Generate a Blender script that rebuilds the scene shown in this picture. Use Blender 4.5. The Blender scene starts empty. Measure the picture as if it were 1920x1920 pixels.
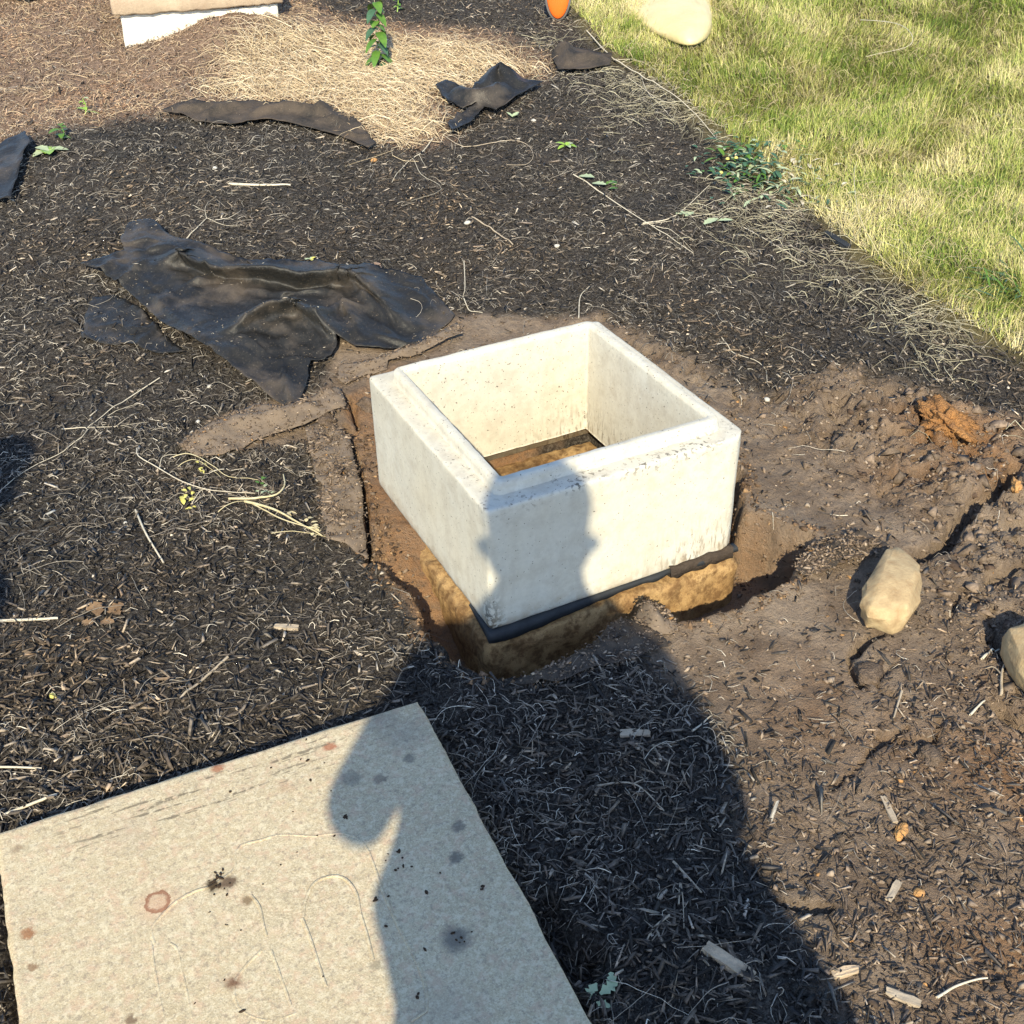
import bpy, bmesh, math, random
import numpy as np
from mathutils import Vector, Matrix, geometry
rng = np.random.default_rng(7); random.seed(7)
sc = bpy.context.scene; col = sc.collection
R = math.radians

# ------------------------------------------------------------------ camera
CAM = np.array([-0.77547, -1.68072, 1.58267]); FPX = 2217.95
PITCH, ROLL, YAW = R(55.2196), R(-1.19155), R(-26.26338)
RM = np.array(Matrix.Rotation(YAW, 3, 'Z') @ Matrix.Rotation(PITCH, 3, 'X') @ Matrix.Rotation(ROLL, 3, 'Z'))
cd = bpy.data.cameras.new('camera'); cam = bpy.data.objects.new('camera', cd); col.objects.link(cam)
cam.matrix_world = Matrix.Translation(CAM.tolist()) @ Matrix(RM.tolist()).to_4x4()
cd.sensor_width = 36; cd.lens = 36 * FPX / 1920; cd.clip_start = 0.02; cd.clip_end = 400
sc.camera = cam

# ------------------------------------------------------------------ light
SUN_EL, SUN_AZ = R(34.5), R(27.84)                     # light travels towards azimuth 27.84 deg (from +Y to +X)
SD = np.array([math.sin(SUN_AZ) * math.cos(SUN_EL), math.cos(SUN_AZ) * math.cos(SUN_EL), -math.sin(SUN_EL)])
sl = bpy.data.lights.new('sun', 'SUN'); sl.energy = 3.6; sl.angle = R(0.55); sl.color = (1.0, 0.885, 0.63)
so = bpy.data.objects.new('sun', sl); col.objects.link(so)
so.rotation_euler = Vector(SD.tolist()).to_track_quat('-Z', 'Y').to_euler(); so.location = (-3, -5, 6)
w = bpy.data.worlds.new('World'); sc.world = w; w.use_nodes = True
nt = w.node_tree; sky = nt.nodes.new('ShaderNodeTexSky'); sky.sky_type = 'NISHITA'; sky.sun_disc = False
sky.sun_elevation = SUN_EL; sky.sun_rotation = SUN_AZ + math.pi; sky.air_density = 1.0; sky.dust_density = 0.4; sky.ozone_density = 2.6
nt.links.new(sky.outputs[0], nt.nodes['Background'].inputs[0]); nt.nodes['Background'].inputs[1].default_value = 0.15
vs = sc.view_settings; vs.view_transform = 'Standard'; vs.look = 'None'; vs.exposure = 1.08; vs.gamma = 1; vs.use_curve_mapping = False
sc.cycles.max_bounces = 6

# ------------------------------------------------------------------ numpy helpers
def hsh(ix, iy, s):
    n = (ix.astype(np.int64) * 374761393 + iy.astype(np.int64) * 668265263 + s * 974634777) & 0x7fffffff
    n = ((n ^ (n >> 13)) * 1274126177) & 0x7fffffff
    return ((n ^ (n >> 16)) & 0xffff) / 65535.0
def vn(x, y, s=0):
    x = np.asarray(x, float); y = np.asarray(y, float)
    ix = np.floor(x); iy = np.floor(y); fx = x - ix; fy = y - iy
    fx = fx * fx * (3 - 2 * fx); fy = fy * fy * (3 - 2 * fy)
    a = hsh(ix, iy, s); b = hsh(ix + 1, iy, s); c = hsh(ix, iy + 1, s); d = hsh(ix + 1, iy + 1, s)
    return (a * (1 - fx) + b * fx) * (1 - fy) + (c * (1 - fx) + d * fx) * fy * 1.0
def fbm(x, y, f, o=3, s=0):
    r = 0; a = 0.5; t = 0
    for k in range(o):
        r = r + a * (vn(x * f + 13.7 * k, y * f - 7.3 * k, s + k) * 2 - 1); t += a; a *= .5; f *= 2.07
    return r / t
def sst(a, b, x):
    t = np.clip((x - a) / (b - a), 0, 1); return t * t * (3 - 2 * t)
def ray(u, v):
    d = RM @ np.array([(u - 960) / FPX, -(v - 960) / FPX, -1.0]); return d / np.linalg.norm(d)
def atz(u, v, z=0.0):
    d = ray(u, v); return CAM + d * ((z - CAM[2]) / d[2])
def base(x, y):                                          # the slope of the bed: flat round the pit, then gently uphill
    s = x * 0.4384 + y * 0.8988
    t = np.clip(s - 0.7, 0, None)
    return 0.122 * (np.sqrt(t * t + 0.09) - 0.3) * (1 - 0.45 * sst(5, 14, s))
def solve(u, v, f):
    z = 0.0
    for _ in range(24):
        p = atz(u, v, z); z += 0.7 * (float(f(p[0], p[1])) - z)
    return atz(u, v, z)
def poly(pts): return np.array([solve(u, v, base)[:2] for u, v in pts])
def segdist(x, y, P, closed=False):
    d = np.full(np.shape(x), 1e9); n = len(P)
    for i in range(n if closed else n - 1):
        a = P[i]; b = P[(i + 1) % n]; ab = b - a; L = max(ab @ ab, 1e-12)
        t = np.clip(((x - a[0]) * ab[0] + (y - a[1]) * ab[1]) / L, 0, 1)
        d = np.minimum(d, np.hypot(x - a[0] - t * ab[0], y - a[1] - t * ab[1]))
    return d
def inside(x, y, P):
    c = np.zeros(np.shape(x), bool); n = len(P)
    for i in range(n):
        a = P[i]; b = P[(i + 1) % n]
        if a[1] == b[1]: continue
        c ^= ((a[1] > y) != (b[1] > y)) & (x < (b[0] - a[0]) * (y - a[1]) / (b[1] - a[1]) + a[0])
    return c
def sd(x, y, P):                                          # signed distance, negative inside
    d = segdist(x, y, P, True); return np.where(inside(x, y, P), -d, d)

# ------------------------------------------------------------------ zones of the ground
W, WY, H, LEDGE, LIP = 0.61, 0.625, 0.296, 0.0415, 0.030
e_ = [(1040, -120), (1062, 10), (1080, 45), (1130, 100), (1230, 160), (1290, 215), (1330, 265), (1420, 330), (1500, 380), (1560, 450), (1690, 550), (1830, 640), (1925, 695), (2100, 790)]
LAWN = np.vstack([poly(e_), [[4, -3], [40, -3], [40, 60], [8, 60]]])
STRAW = np.vstack([poly([(-60, 330), (0, 285), (60, 250), (140, 235), (300, 212), (480, 205), (640, 215), (700, 262), (790, 275), (850, 262), (850, 215), (830, 175), (905, 158), (1000, 160), (1040, 110), (930, 60), (640, 45), (560, -20), (560, -60)]), [[-1.0, 12], [-4, 12], [-4, 4]]])
DIRT = poly([(1120, 590), (1190, 612), (1330, 680), (1430, 745), (1585, 705), (1740, 735), (1900, 790), (2100, 860), (2300, 1900), (2000, 2000), (1660, 1990), (1560, 1800), (1450, 1650), (1370, 1480), (1310, 1300), (1200, 1195), (1190, 1160), (1250, 1000), (1300, 850)])
DIRT2 = poly([(640, 650), (860, 590), (960, 600), (1130, 585), (1200, 700), (900, 900), (900, 1180), (800, 1190), (740, 1090), (700, 1040), (620, 1000), (600, 900), (570, 820), (440, 850), (340, 850), (400, 795), (520, 750), (600, 740)])
HOLE = poly([(640, 770), (668, 870), (692, 960), (700, 1050), (765, 1110), (800, 1190), (850, 1240), (930, 1272), (985, 1278), (1080, 1240), (1190, 1160), (1270, 1163), (1380, 1140), (1480, 1095), (1528, 1012), (1392, 970), (1390, 900), (1300, 760), (1100, 700), (760, 690), (690, 715)])
GASH = [(poly([(648, 800), (668, 860), (684, 940), (690, 1000), (693, 1050)]), .010, .09),
        (poly([(1500, 1075), (1520, 1045), (1560, 1022), (1620, 1020)]), .010, .05),
        (poly([(1700, 1050), (1760, 1030), (1800, 985), (1830, 945), (1870, 925), (1900, 880)]), .026, .07),
        (poly([(1592, 1235), (1602, 1262), (1616, 1288)]), .009, .04), (poly([(1600, 1225), (1625, 1200), (1650, 1190)]), .014, .04),
        (poly([(1642, 1280), (1660, 1262), (1680, 1250)]), .006, .03), (poly([(1645, 1285), (1655, 1300), (1690, 1320)]), .009, .03),
        (poly([(1862, 1195), (1880, 1225), (1905, 1262), (1925, 1290)]), .018, .05),
        (poly([(1850, 1093), (1880, 1080), (1912, 1075)]), .016, .04), (poly([(1780, 1160), (1790, 1145), (1795, 1120)]), .007, .03),
        (poly([(1732, 770), (1730, 800), (1742, 835), (1760, 845)]), .013, .05),
        (poly([(1450, 1690), (1500, 1705), (1560, 1708)]), .010, .03), (poly([(1880, 1330), (1900, 1350), (1935, 1362)]), .03, .08),
        (poly([(330, 852), (380, 825), (420, 800)]), .010, .03), (poly([(640, 745), (660, 760), (672, 800), (640, 830)]), .008, .05),
        (poly([(1020, 1710), (1050, 1790), (1090, 1800)]), .05, .05), (poly([(1640, 1380), (1700, 1395), (1740, 1390)]), .008, .02),
        (poly([(1560, 1480), (1600, 1450), (1640, 1400), (1700, 1370)]), .006, .02), (poly([(1690, 1430), (1750, 1400), (1760, 1360)]), .006, .02)]
S0 = None
def zones(x, y):
    wob = 0.06 * fbm(x, y, 4.0, 3, 40); wob2 = 0.02 * fbm(x, y, 18., 2, 41)
    lawn = sst(0.05, -0.05, sd(x, y, LAWN) + wob + wob2)
    straw = sst(0.10, -0.10, sd(x, y, STRAW) + wob + wob2) * (1 - lawn)
    dirt = np.maximum(sst(0.05, -0.04, sd(x, y, DIRT) + wob * .8 + wob2), sst(0.03, -0.02, sd(x, y, DIRT2) + wob * .3 + wob2)) * (1 - lawn) * (1 - straw)
    return lawn, straw, dirt
SLAB_A, SLAB_B = None, None
def ground(x, y, pit=True):
    x = np.asarray(x, float); y = np.asarray(y, float)
    z = base(x, y) + 0.018 * fbm(x, y, 1.1, 2, 1) + 0.010 * fbm(x, y, 3.5, 2, 2)
    near = sst(3.2, 1.2, np.hypot(x - .3, y - .3))
    lawn, straw, dirt = zones(x, y)
    z = z + 0.010 * fbm(x, y, 9, 3, 3) * (1 - lawn) + 0.02 * lawn
    # clods of the dug soil right of the pit
    cl = np.abs(fbm(x, y, 11, 4, 5))
    rough = dirt * sst(0.90, 1.22, x + 0.20 * y + 0.45 * sst(0.0, -0.9, y) + .10 * fbm(x, y, 5, 2, 18))
    cr = np.exp(-(fbm(x, y, 7, 3, 15) / 0.035) ** 2)
    z = z + rough * 0.007 * (1 - np.abs(fbm(x, y, 55, 2, 19)) * 2.2)
    z = z + rough * (0.060 * (0.30 - cl) + 0.026 * fbm(x, y, 26, 3, 8) - 0.028 * cr) + dirt * 0.003 * fbm(x, y, 45, 2, 9)
    z = z + (1 - dirt) * (1 - lawn) * 0.005 * fbm(x, y, 40, 2, 10)
    z = z + straw * 0.03 * fbm(x, y, 5, 3, 11)
    if not pit: return z
    h = sd(x, y, HOLE) + 0.012 * fbm(x, y, 14, 2, 12) + 0.010 * fbm(x, y, 38, 3, 14)
    deep = 0.012 + 0.165 * sst(0.46, 0.12, y) 
    z = z + 0.012 * np.exp(-np.clip(h, 0, None) ** 2 / 0.004) - deep * sst(0.004, -0.028, h) * 1.0
    for P, wd, dp in GASH:
        m = (np.abs(x - P[:, 0].mean()) < .5) & (np.abs(y - P[:, 1].mean()) < .5)
        if np.ndim(x) == 0:
            if m: z = z - dp * float(sst(wd, wd * .25, segdist(x, y, P) + 0.004 * fbm(x, y, 50, 2, 13)))
        elif m.any():
            z = z.copy() if hasattr(z, 'copy') else z
            z[m] -= dp * sst(wd, wd * .25, segdist(x[m], y[m], P) + 0.004 * fbm(x[m], y[m], 50, 2, 13))
    inb = sst(.03, .06, np.minimum(np.minimum(x, W - x), np.minimum(y, WY - y))); z = z * (1 - inb) - .32 * inb      # hollow under the riser
    # earth banked against the far riser
    z = z + 0.10 * np.exp(-((x - FARB[0]) ** 2 + (y - FARB[1]) ** 2) / 0.10)
    # room under the loose slab
    if SLABC is not None:
        q = (np.stack([x, y], -1) - SLABC[0]) @ SLABC[1].T
        ins = sst(0.045, 0.01, np.maximum(np.abs(q[..., 0]) - SLABC[2] + .02, np.maximum(q[..., 1] - SLABC[3] + .02, -q[..., 1] - SLABC[3])))
        z = z * (1 - ins) + ins * np.minimum(z, -0.020)
    return z
FARB = solve(450, 75, base)[:2]
# slab footprint
SZ = 0.062
_A = atz(783, 1312, SZ)[:2]; _D = atz(-6, 1560, SZ)[:2]
_ux = (_A - _D) / np.linalg.norm(_A - _D); _uy = np.array([_ux[1], -_ux[0]]); SW = float(np.linalg.norm(_A - _D))
_c = (_A + _D) / 2 + _uy * SW / 2
SLABC = (_c, np.array([_ux, _uy]), SW / 2, SW / 2)
def axis(lo0, lo1, hi1, hi0, st, gr):
    a = list(np.arange(lo1, hi1, st)); s = st
    while a[-1] < hi0: s = min(s * gr, 3); a.append(a[-1] + s)
    s = st; b_ = []
    x = lo1
    while x > lo0: s = min(s * gr, 3); x -= s; b_.append(x)
    return np.array(b_[::-1] + a)
gx = axis(-40, -1.15, 1.75, 60, .0076, 1.04); gy = axis(-30, -1.15, 1.9, 70, .0076, 1.04)
GX, GY = np.meshgrid(gx, gy); GZ = ground(GX, GY); nx, ny = len(gx), len(gy); GU = ground(GX, GY, False)
def gz(x, y, G=None):                                    # height read off the sheet
    G = GZ if G is None else G
    x = np.asarray(x, float); y = np.asarray(y, float)
    i = np.clip(np.searchsorted(gx, x) - 1, 0, nx - 2); j = np.clip(np.searchsorted(gy, y) - 1, 0, ny - 2)
    a = (x - gx[i]) / (gx[i + 1] - gx[i]); b = (y - gy[j]) / (gy[j + 1] - gy[j])
    return (G[j, i] * (1 - a) + G[j, i + 1] * a) * (1 - b) + (G[j + 1, i] * (1 - a) + G[j + 1, i + 1] * a) * b
def pxu(u, v): return solve(u, v, lambda a, b: gz(a, b, GU))
def px(u, v, dz=0.0): return solve(u, v, gz)

# ------------------------------------------------------------------ materials
def mat(name, rough=0.9, spec=0.25):
    m = bpy.data.materials.new(name); m.use_nodes = True; t = m.node_tree
    b = t.nodes['Principled BSDF']; b.inputs['Roughness'].default_value = rough; b.inputs['Specular IOR Level'].default_value = spec
    return m, t, b
def N(t, k, **kw):
    n = t.nodes.new(k)
    for a, b in kw.items():
        if a.startswith('i_'):
            n.inputs[int(a[2:]) if a[2:].isdigit() else a[2:].replace('_', ' ')].default_value = b
        else: setattr(n, a, b)
    return n
def rgb(c): return (*c, 1.0)
def ramp(t, src, stops, interp='LINEAR'):
    r = N(t, 'ShaderNodeValToRGB'); r.color_ramp.interpolation = interp
    while len(r.color_ramp.elements) < len(stops): r.color_ramp.elements.new(0.5)
    for e, (p, c) in zip(r.color_ramp.elements, stops): e.position = p; e.color = (c, c, c, 1) if isinstance(c, (int, float)) else rgb(c)
    t.links.new(src, r.inputs[0]); return r.outputs[0]
def noise(t, vec, scale, detail=4, rough=.55, dist=0):
    n = N(t, 'ShaderNodeTexNoise'); n.inputs['Scale'].default_value = scale; n.inputs['Detail'].default_value = detail
    n.inputs['Roughness'].default_value = rough; n.inputs['Distortion'].default_value = dist
    t.links.new(vec, n.inputs['Vector']); return n.outputs['Fac']
def mix(t, f, a, b, mode='MIX'):
    n = N(t, 'ShaderNodeMix', data_type='RGBA', blend_type=mode)
    for i, s in ((0, f), (6, a), (7, b)):
        if isinstance(s, (int, float)): n.inputs[i].default_value = s
        elif isinstance(s, tuple): n.inputs[i].default_value = rgb(s)
        else: t.links.new(s, n.inputs[i])
    return n.outputs[2]
def math_(t, op, a, b=0.0, clamp=False):
    n = N(t, 'ShaderNodeMath', operation=op, use_clamp=clamp)
    for i, s in ((0, a), (1, b)):
        if isinstance(s, (int, float)): n.inputs[i].default_value = s
        else: t.links.new(s, n.inputs[i])
    return n.outputs[0]
def bump(t, b, hgt, strength, dist):
    n = N(t, 'ShaderNodeBump'); n.inputs['Strength'].default_value = strength; n.inputs['Distance'].default_value = dist
    t.links.new(hgt, n.inputs['Height']); t.links.new(n.outputs[0], b.inputs['Normal']); return n
def objco(t): return N(t, 'ShaderNodeTexCoord').outputs['Object']
def attr(t, name): return N(t, 'ShaderNodeAttribute', attribute_name=name)

# ground: colours of mulch fines, soil, straw litter and thatch mixed by painted zones
gm, t, b = mat('ground_material', 0.95, 0.15); co = objco(t)
n1 = noise(t, co, 9, 6, .65); n2 = noise(t, co, 60, 6, .7); n3 = noise(t, co, 300, 4, .7); n4 = noise(t, co, 2.3, 3)
mul = mix(t, ramp(t, n3, [(.35, 0.), (.65, 1.)]), (.012, .011, .010), (.080, .070, .060))
n6 = noise(t, co, 120, 5, .75); mul = mix(t, ramp(t, n6, [(.50, 0.), (.60, .8)]), mul, (.15, .135, .115)); mul = mix(t, ramp(t, n6, [(.38, .8), (.46, 0.)]), mul, (.010, .009, .009))
mul = mix(t, ramp(t, n1, [(.4, .0), (.7, .35)]), mul, (.10, .075, .058))
soil = mix(t, ramp(t, n1, [(.3, 0.), (.7, 1.)]), (.18, .127, .088), (.375, .285, .205))
soil = mix(t, ramp(t, n2, [(.3, 0.), (.62, 1.)]), mix(t, .5, soil, (.07, .052, .04)), soil)
soil = mix(t, ramp(t, n3, [(.55, 0.), (.72, .55)]), soil, (.40, .33, .26))
orange = attr(t, 'clay').outputs['Fac']
soil = mix(t, math_(t, 'MULTIPLY', orange, ramp(t, n2, [(.3, .2), (.6, 1.)])), soil, (.36, .17, .06))
soil = mix(t, ramp(t, n4, [(.52, 0.), (.68, .55)]), soil, (.37, .29, .215))
strw = mix(t, ramp(t, n2, [(.3, 0.), (.7, 1.)]), (.13, .085, .06), (.40, .28, .20))
lwn = mix(t, ramp(t, n1, [(.3, 0.), (.7, 1.)]), (.10, .085, .035), (.22, .18, .085))
c = mix(t, attr(t, 'dirt').outputs['Fac'], mul, soil); c = mix(t, attr(t, 'straw').outputs['Fac'], c, strw); c = mix(t, attr(t, 'lawn').outputs['Fac'], c, lwn)
t.links.new(c, b.inputs['Base Color'])
hh = math_(t, 'ADD', math_(t, 'MULTIPLY', n2, 1.0), math_(t, 'MULTIPLY', n3, .45)); bump(t, b, hh, 1.0, .018)

def litter_mat(name, rough=.85, spec=.2, gain=1.0):              # colour per piece from the mesh
    m, t, b = mat(name, rough, spec); a = attr(t, 'tint'); co = objco(t)
    n = ramp(t, noise(t, co, 160, 3), [(.3, .62), (.7, 1.25)])
    t.links.new(mix(t, 1.0, a.outputs['Color'], n, 'MULTIPLY'), b.inputs['Base Color']); return m
M_chip = litter_mat('bark_chip_material', .8, .3); M_fibre = litter_mat('dry_fibre_material', .8, .25)
M_grass = litter_mat('grass_blade_material', .65, .3)
M_clod = litter_mat('soil_crumb_material', .95, .1)

def concrete(name, lo, hi, bscale=1.0, specks=.68, grime=0.0):
    m, t, b = mat(name, .9, .2); co = objco(t)
    a = noise(t, co, 7, 5, .6); bb = noise(t, co, 70, 5, .7); f = noise(t, co, 420, 3, .6)
    c = mix(t, ramp(t, a, [(.3, 0.), (.7, 1.)]), lo, hi)
    c = mix(t, ramp(t, bb, [(.35, .25), (.6, 0.)]), c, tuple(v * .7 for v in lo))
    c = mix(t, ramp(t, f, [(specks, 0.), (specks + .06, .7)]), c, (.07, .055, .04))
    t.links.new(c, b.inputs['Base Color'])
    h = math_(t, 'ADD', math_(t, 'MULTIPLY', bb, .8), math_(t, 'MULTIPLY', f, .35)); bump(t, b, h, .5, .004 * bscale)
    return m, t, b, c, co

# white riser: speckled rim, dirt splashes low on the front, streaks
M_white, t, b, c, co = concrete('white_concrete_material', (.53, .50, .42), (.585, .56, .485), .5, .735)
sep = N(t, 'ShaderNodeSeparateXYZ'); t.links.new(co, sep.inputs[0]); Z = sep.outputs[2]; X = sep.outputs[0]; Y = sep.outputs[1]
mp = N(t, 'ShaderNodeMapping'); mp.inputs['Scale'].default_value = (1, 1, .22); t.links.new(co, mp.inputs[0])
pit = noise(t, co, 95, 3, .5); blot = noise(t, co, 13, 3, .5)
rim = math_(t, 'MULTIPLY', ramp(t, math_(t, 'ABSOLUTE', math_(t, 'SUBTRACT', Z, .296)), [(0.0, 1.), (.030, 0.)]), ramp(t, Y, [(.02, 1.), (.05, .25)]))
msk = math_(t, 'MULTIPLY', rim, ramp(t, blot, [(.44, 0.), (.60, 1.)]))
low = math_(t, 'MULTIPLY', ramp(t, Z, [(.0, 1.), (.14, 0.)]), ramp(t, X, [(.30, 0.), (.5, 1.)]))
streak = ramp(t, noise(t, mp.outputs[0], 130, 3, .6), [(.51, 0.), (.60, 1.)])
c = mix(t, math_(t, 'MULTIPLY', math_(t, 'MULTIPLY', low, streak), .95), c, (.12, .09, .06))
c = mix(t, math_(t, 'MULTIPLY', math_(t, 'MULTIPLY', msk, ramp(t, pit, [(.56, 0.), (.59, 1.)])), .85), c, (.05, .045, .04))
c = mix(t, ramp(t, pit, [(.715, 0.), (.735, .85)]), c, (.10, .085, .07))
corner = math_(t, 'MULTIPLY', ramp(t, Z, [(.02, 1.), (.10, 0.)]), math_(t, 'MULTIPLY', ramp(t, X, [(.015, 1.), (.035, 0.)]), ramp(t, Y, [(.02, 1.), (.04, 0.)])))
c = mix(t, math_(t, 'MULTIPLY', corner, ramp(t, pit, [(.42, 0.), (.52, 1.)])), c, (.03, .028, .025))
inner = math_(t, 'MULTIPLY', ramp(t, noise(t, co, 5, 3), [(.4, 0.), (.7, .35)]), 1.0)
c = mix(t, inner, c, (.56, .49, .35))
c = mix(t, math_(t, 'MULTIPLY', ramp(t, noise(t, co, 22, 5, .7), [(.46, 0.), (.66, .6)]), 1.0), c, (.42, .375, .30))
mp2 = N(t, 'ShaderNodeMapping'); mp2.inputs['Scale'].default_value = (1, 1, .08); t.links.new(co, mp2.inputs[0])
c = mix(t, ramp(t, noise(t, mp2.outputs[0], 60, 4, .6), [(.56, 0.), (.70, .35)]), c, (.46, .42, .35))
c = mix(t, math_(t, 'MULTIPLY', ramp(t, Z, [(.0, 1.), (.05, 0.)]), ramp(t, noise(t, co, 40, 4, .6), [(.42, 0.), (.6, .6)])), c, (.36, .27, .17))
c = mix(t, ramp(t, noise(t, co, 170, 3, .5), [(.675, 0.), (.69, .85)]), c, (.10, .085, .07)); t.links.new(c, b.inputs['Base Color'])
M_base, t, b, c, co = concrete('tan_rough_concrete_material', (.24, .135, .055), (.55, .37, .17), 2.2, .60)
bl = noise(t, co, 42, 6, .7); c2 = mix(t, ramp(t, bl, [(.40, .8), (.56, 0.)]), c, (.12, .062, .026)); t.links.new(c2, b.inputs['Base Color'])
M_far, *_ = concrete('pale_riser_material', (.60, .57, .50), (.68, .645, .57), .6, .70)
M_farlid, *_ = concrete('weathered_lid_material', (.34, .25, .18), (.50, .40, .29), 1.4, .62)
# slab: buff concrete with rust spots and dark stains lying at fixed places of its top
M_slab, t, b, c, co = concrete('buff_slab_material', (.41, .335, .215), (.51, .435, .295), .8, .625)
ps = ramp(t, noise(t, co, 33, 4, .6), [(.35, 0.), (.68, .5)]); c = mix(t, ps, c, (.47, .36, .22))
c = mix(t, ramp(t, noise(t, co, 260, 4, .7), [(.40, .6), (.5, 0.)]), c, (.62, .54, .37)); c = mix(t, ramp(t, noise(t, co, 330, 4, .7), [(.54, 0.), (.62, .55)]), c, (.25, .20, .13)); c = mix(t, ramp(t, noise(t, co, 40, 5, .7), [(.50, 0.), (.64, .55)]), c, (.50, .34, .235)); c = mix(t, ramp(t, noise(t, co, 75, 5, .75), [(.50, 0.), (.60, .6)]), c, (.62, .54, .38)); c = mix(t, ramp(t, noise(t, co, 110, 4, .75), [(.54, 0.), (.62, .7)]), c, (.27, .22, .16))
def slab_local(u, v):
    p = atz(u, v, SZ)[:2] - _c; return float(p @ _ux), float(p @ -_uy)
def spot(c, u, v, r, colr, amt, ring=False, soft=.35):
    x, y = slab_local(u, v)
    d = N(t, 'ShaderNodeVectorMath', operation='DISTANCE'); d.inputs[1].default_value = (x, y, SPT)
    wn = N(t, 'ShaderNodeVectorMath', operation='ADD'); ns = N(t, 'ShaderNodeTexNoise'); ns.inputs['Scale'].default_value = 75; ns.inputs['Detail'].default_value = 5; ns.inputs['Roughness'].default_value = .75; t.links.new(co, ns.inputs['Vector'])
    sc_ = N(t, 'ShaderNodeVectorMath', operation='MULTIPLY_ADD'); sc_.inputs[1].default_value = (.022,) * 3; sc_.inputs[2].default_value = (-.011,) * 3
    t.links.new(ns.outputs['Color'], sc_.inputs[0]); t.links.new(co, wn.inputs[0]); t.links.new(sc_.outputs[0], wn.inputs[1]); t.links.new(wn.outputs[0], d.inputs[0])
    q = math_(t, 'DIVIDE', d.outputs['Value'], r)
    if ring: m = ramp(t, q, [(.55, .15), (.75, 1.), (.95, 1.), (1.0, 0.)])
    else: m = ramp(t, q, [(max(0., .8 - soft * .7), 1.), (1.1, 0.)])
    return mix(t, math_(t, 'MULTIPLY', m, min(1, amt * 1.05)), c, colr)
SPT = 0.0
for a in [(617, 1400, .014, (.30, .10, .05), .75), (408, 1440, .014, (.28, .10, .05), .75), (295, 1690, .021, (.17, .075, .04), .9, True), (295, 1695, .045, (.5, .28, .18), .35, False, .9),
          (767, 1423, .013, (.08, .075, .07), .55), (712, 1461, .014, (.10, .08, .07), .55), (660, 1460, .022, (.10, .10, .09), .45), (860, 1550, .015, (.09, .08, .075), .6),
          (855, 1608, .015, (.08, .075, .07), .7), (855, 1760, .030, (.09, .085, .08), .75, False, .6), (428, 1655, .016, (.09, .055, .035), .85), (400, 1660, .015, (.05, .035, .02), .95),
          (463, 1688, .010, (.20, .14, .08), .85), (436, 1843, .016, (.14, .07, .04), .85, False, .7), (245, 1912, .010, (.16, .11, .07), .85), (52, 1750, .013, (.25, .10, .04), .75), (61, 1812, .009, (.18, .10, .05), .7),
          (32, 1592, .012, (.2, .13, .08), .5), (708, 1345, .05, (.14, .13, .12), .35, False, .9), (760, 1375, .06, (.15, .14, .13), .3, False, .9), (706, 1808, .011, (.22, .19, .13), .7),
          (535, 1478, .02, (.35, .22, .14), .4, False, .8), (240, 1560, .06, (.35, .27, .20), .25, False, .9), (835, 1900, .08, (.30, .27, .22), .3, False, .95), (500, 1390, .03, (.45, .30, .2), .3, False, .9)]:
    c = spot(c, *a)
# rough scored lines close to the back edge
sep = N(t, 'ShaderNodeSeparateXYZ'); t.links.new(co, sep.inputs[0]); mp = N(t, 'ShaderNodeMapping'); mp.inputs['Scale'].default_value = (5, 60, 1); mp.inputs['Rotation'].default_value = (0, 0, R(3)); t.links.new(co, mp.inputs[0])
ln = ramp(t, noise(t, mp.outputs[0], 1.6, 4, .6), [(.56, 0.), (.61, 1.)])
band = ramp(t, math_(t, 'ABSOLUTE', math_(t, 'SUBTRACT', sep.outputs[1], SW / 2 - .055)), [(.035, 1.), (.06, 0.)])
bx = ramp(t, math_(t, 'ABSOLUTE', sep.outputs[0]), [(.22, 1.), (.33, 0.)])
c = mix(t, math_(t, 'MULTIPLY', math_(t, 'MULTIPLY', band, bx), math_(t, 'MULTIPLY', ln, math_(t, 'MULTIPLY', .75, ramp(t, noise(t, co, 90, 2), [(.4, 0.), (.5, 1.)])))), c, (.12, .10, .07))
t.links.new(c, b.inputs['Base Color'])

def fabric_mat(name, c1, c2, dirt, dcol=(.16, .115, .08), rough=.6, gain=.4):
    m, t, b = mat(name, rough, .26); co = objco(t)
    c = mix(t, ramp(t, noise(t, co, 12, 4), [(.3, 0.), (.7, 1.)]), c1, c2)
    d = ramp(t, noise(t, co, 6, 5, .65), [(.62 - dirt * .4, 0.), (.80 - dirt * .3, 1.)])
    c = mix(t, math_(t, 'MULTIPLY', d, .75), c, dcol)
    c = mix(t, ramp(t, noise(t, co, 90, 5, .7), [(.52, 0.), (.66, .5 if dirt > .4 else .12)]), c, dcol); c = mix(t, ramp(t, noise(t, co, 260, 2), [(.66, 0.), (.72, .6)]), c, (.22, .18, .14)); t.links.new(c, b.inputs['Base Color'])
    h = math_(t, 'ADD', noise(t, co, 45, 4), math_(t, 'MULTIPLY', noise(t, co, 900, 2), .12)); bump(t, b, h, .35, .01)
    return m
M_fab = fabric_mat('black_weed_fabric_material', (.013, .0128, .0125), (.025, .0245, .023), .34, (.095, .075, .057), .46)
M_fab2 = fabric_mat('dusty_weed_fabric_material', (.022, .020, .018), (.045, .038, .033), .5, (.09, .068, .05), .85)
M_fab3 = fabric_mat('brown_muddy_fabric_material', (.060, .047, .037), (.12, .092, .070), .9, (.19, .145, .105), .95)
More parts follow.
